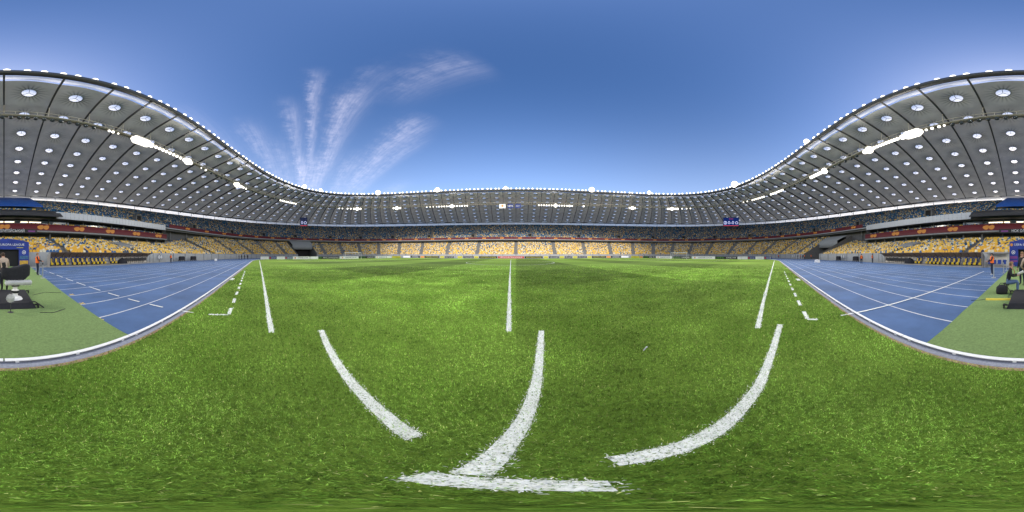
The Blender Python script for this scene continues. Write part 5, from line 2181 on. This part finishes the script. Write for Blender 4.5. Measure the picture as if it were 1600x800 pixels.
x0, y0 = gp(1540.5, 469)
x1, y1 = gp(1580, 469)
L = hypot(x1 - x0, y1 - y0)
cb = MB()
cb.add([(s * L / 2, y, z) for s in (-1, 1) for y, z in ((-.06, 0), (-.035, .05), (.035, .05), (.06, 0))], [(0, 1, 2, 3), (7, 6, 5, 4), (0, 4, 5, 1), (1, 5, 6, 2), (2, 6, 7, 3)])
o = tag(cb.build('cable_cover', mat('yellow_bar_paint', (.70, .55, .06), .5, .15, 8), None, ((x0 + x1) / 2, (y0 + y1) / 2, .014), atan2(y1 - y0, x1 - x0)), 'yellow bar lying on the turf walkway before the photographer', 'bar')
cables = [[(1.9, -5.2), (1.6, -5.35), (1.46, -5.52)], [(-.95, -4.2), (-1.3, -4.1), (-1.7, -4.3)], [(.6, -5.6), (.75, -6.0), (.7, -6.4)], [(-1.1, -6.2), (-1.7, -6.6), (-2.3, -6.3)]]
for q, w in zip(cables, ('from the yellow bar to the track', 'in front of the disc base', 'from the yellow bar to the case', 'left of the dolly')):
    tag(MB().tube([(x, y, .022) for x, y in q], .009, 6).build('cable', M_BLACK), 'thin black cable on the turf ' + w, 'cable')

posts = [(-2.62, -10.8, 'left front'), (-2.75, -12.6, 'left middle'), (-3.0, -15.0, 'left rear'), (2.35, -11.0, 'right front'), (2.12, -14.0, 'right middle'), (2.2, -16.5, 'right rear')]
for x, y, w in posts:
    p = thing('barrier_post', 'slim grey belt barrier post on a flat base, %s of the turf walkway' % w, 'post', (x, y, .014), 0, 'barrier posts')
    MB().lathe([(.001, 0), (.17, 0), (.17, .015), (.04, .03)], n=16).build('base', M_STEEL, p)
    MB().tube([(0, 0, .02), (0, 0, .95)], .035, 10).build('pole', M_SHINE, p)
    MB().lathe([(.045, .93), (.045, 1.02), (.001, 1.03)], n=12).build('cap', M_BLACK, p)

# carts, boxes by the front walls
for px, w, lab in ((284, 1.5, 'dark equipment cart by the left front wall next to the person in orange'), (302, 1.6, 'dark flat trolley by the left front wall'), (1310, 1.2, 'dark grey cabinet by the right front wall, nearer the corner'), (1337, 1.3, 'dark grey cabinet by the right front wall, nearer the dugout')):
    q = phi_at(px, -1.4)
    x, y = map(float, ell(-1.4, q))
    c = thing('equipment_cart', lab, 'cart', (x, y, -.05), q + pi / 2)
    MB().box((0, 0, .75), (w, .7, .9)).box((0, 0, 1.24), (w * .8, .5, .1)).build('body', M_CLOTHB, c)
    MB().box((0, 0, .27), (w * 1.1, .8, .07)).build('deck', M_STEEL_D, c)
    for sx_ in (-1, 1):
        for sy_ in (-1, 1):
            MB().tube([(sx_ * w * .45, sy_ * .33 - .03, .12), (sx_ * w * .45, sy_ * .33 + .03, .12)], .12, 10).build('wheel', M_BLACK, c)
for px, py, w in ((337, 407.5, 'left'), (1277, 410, 'right')):
    x, y = gp(px, py)
    c = MB()
    c.add([(-.55, -.35, 0), (.55, -.35, 0), (.55, .35, 0), (-.55, .35, 0), (-.45, -.3, .55), (.45, -.3, .55), (.45, .3, .55), (-.45, .3, .55)], [(4, 5, 6, 7), (0, 1, 5, 4), (1, 2, 6, 5), (2, 3, 7, 6), (3, 0, 4, 7), (0, 3, 2, 1)])
    c.box((0, 0, .58), (.5, .1, .06))
    tag(c.build('marker_box', M_WHITE, None, (x, y, -.005), .4), 'small white box standing on the blue track at the far %s' % w, 'box')
for px, py, w in ((363, 436.3, 'left'), (1247, 437, 'right')):
    x, y = gp(px, py)
    tag(MB().box((0, 0, .006), (.75, .22, .02)).box((0, 0, .02), (.65, .14, .01)).build('drain_cover', M_WHITE, None, (x, y, .0)), 'small pale cover plate set in the grass beyond the %s technical area dashes' % w, 'cover plate')
x, y = gp(1008, 547.5)
tag(MB().tube([(-.06, 0, .03), (.055, .004, .035)], .009, 8).box((.06, 0, .035), (.02, .026, .02)).build('metal_peg', M_SHINE, None, (x, y, .0), .35), 'small grey metal peg lying on the grass right of the halfway line', 'peg')
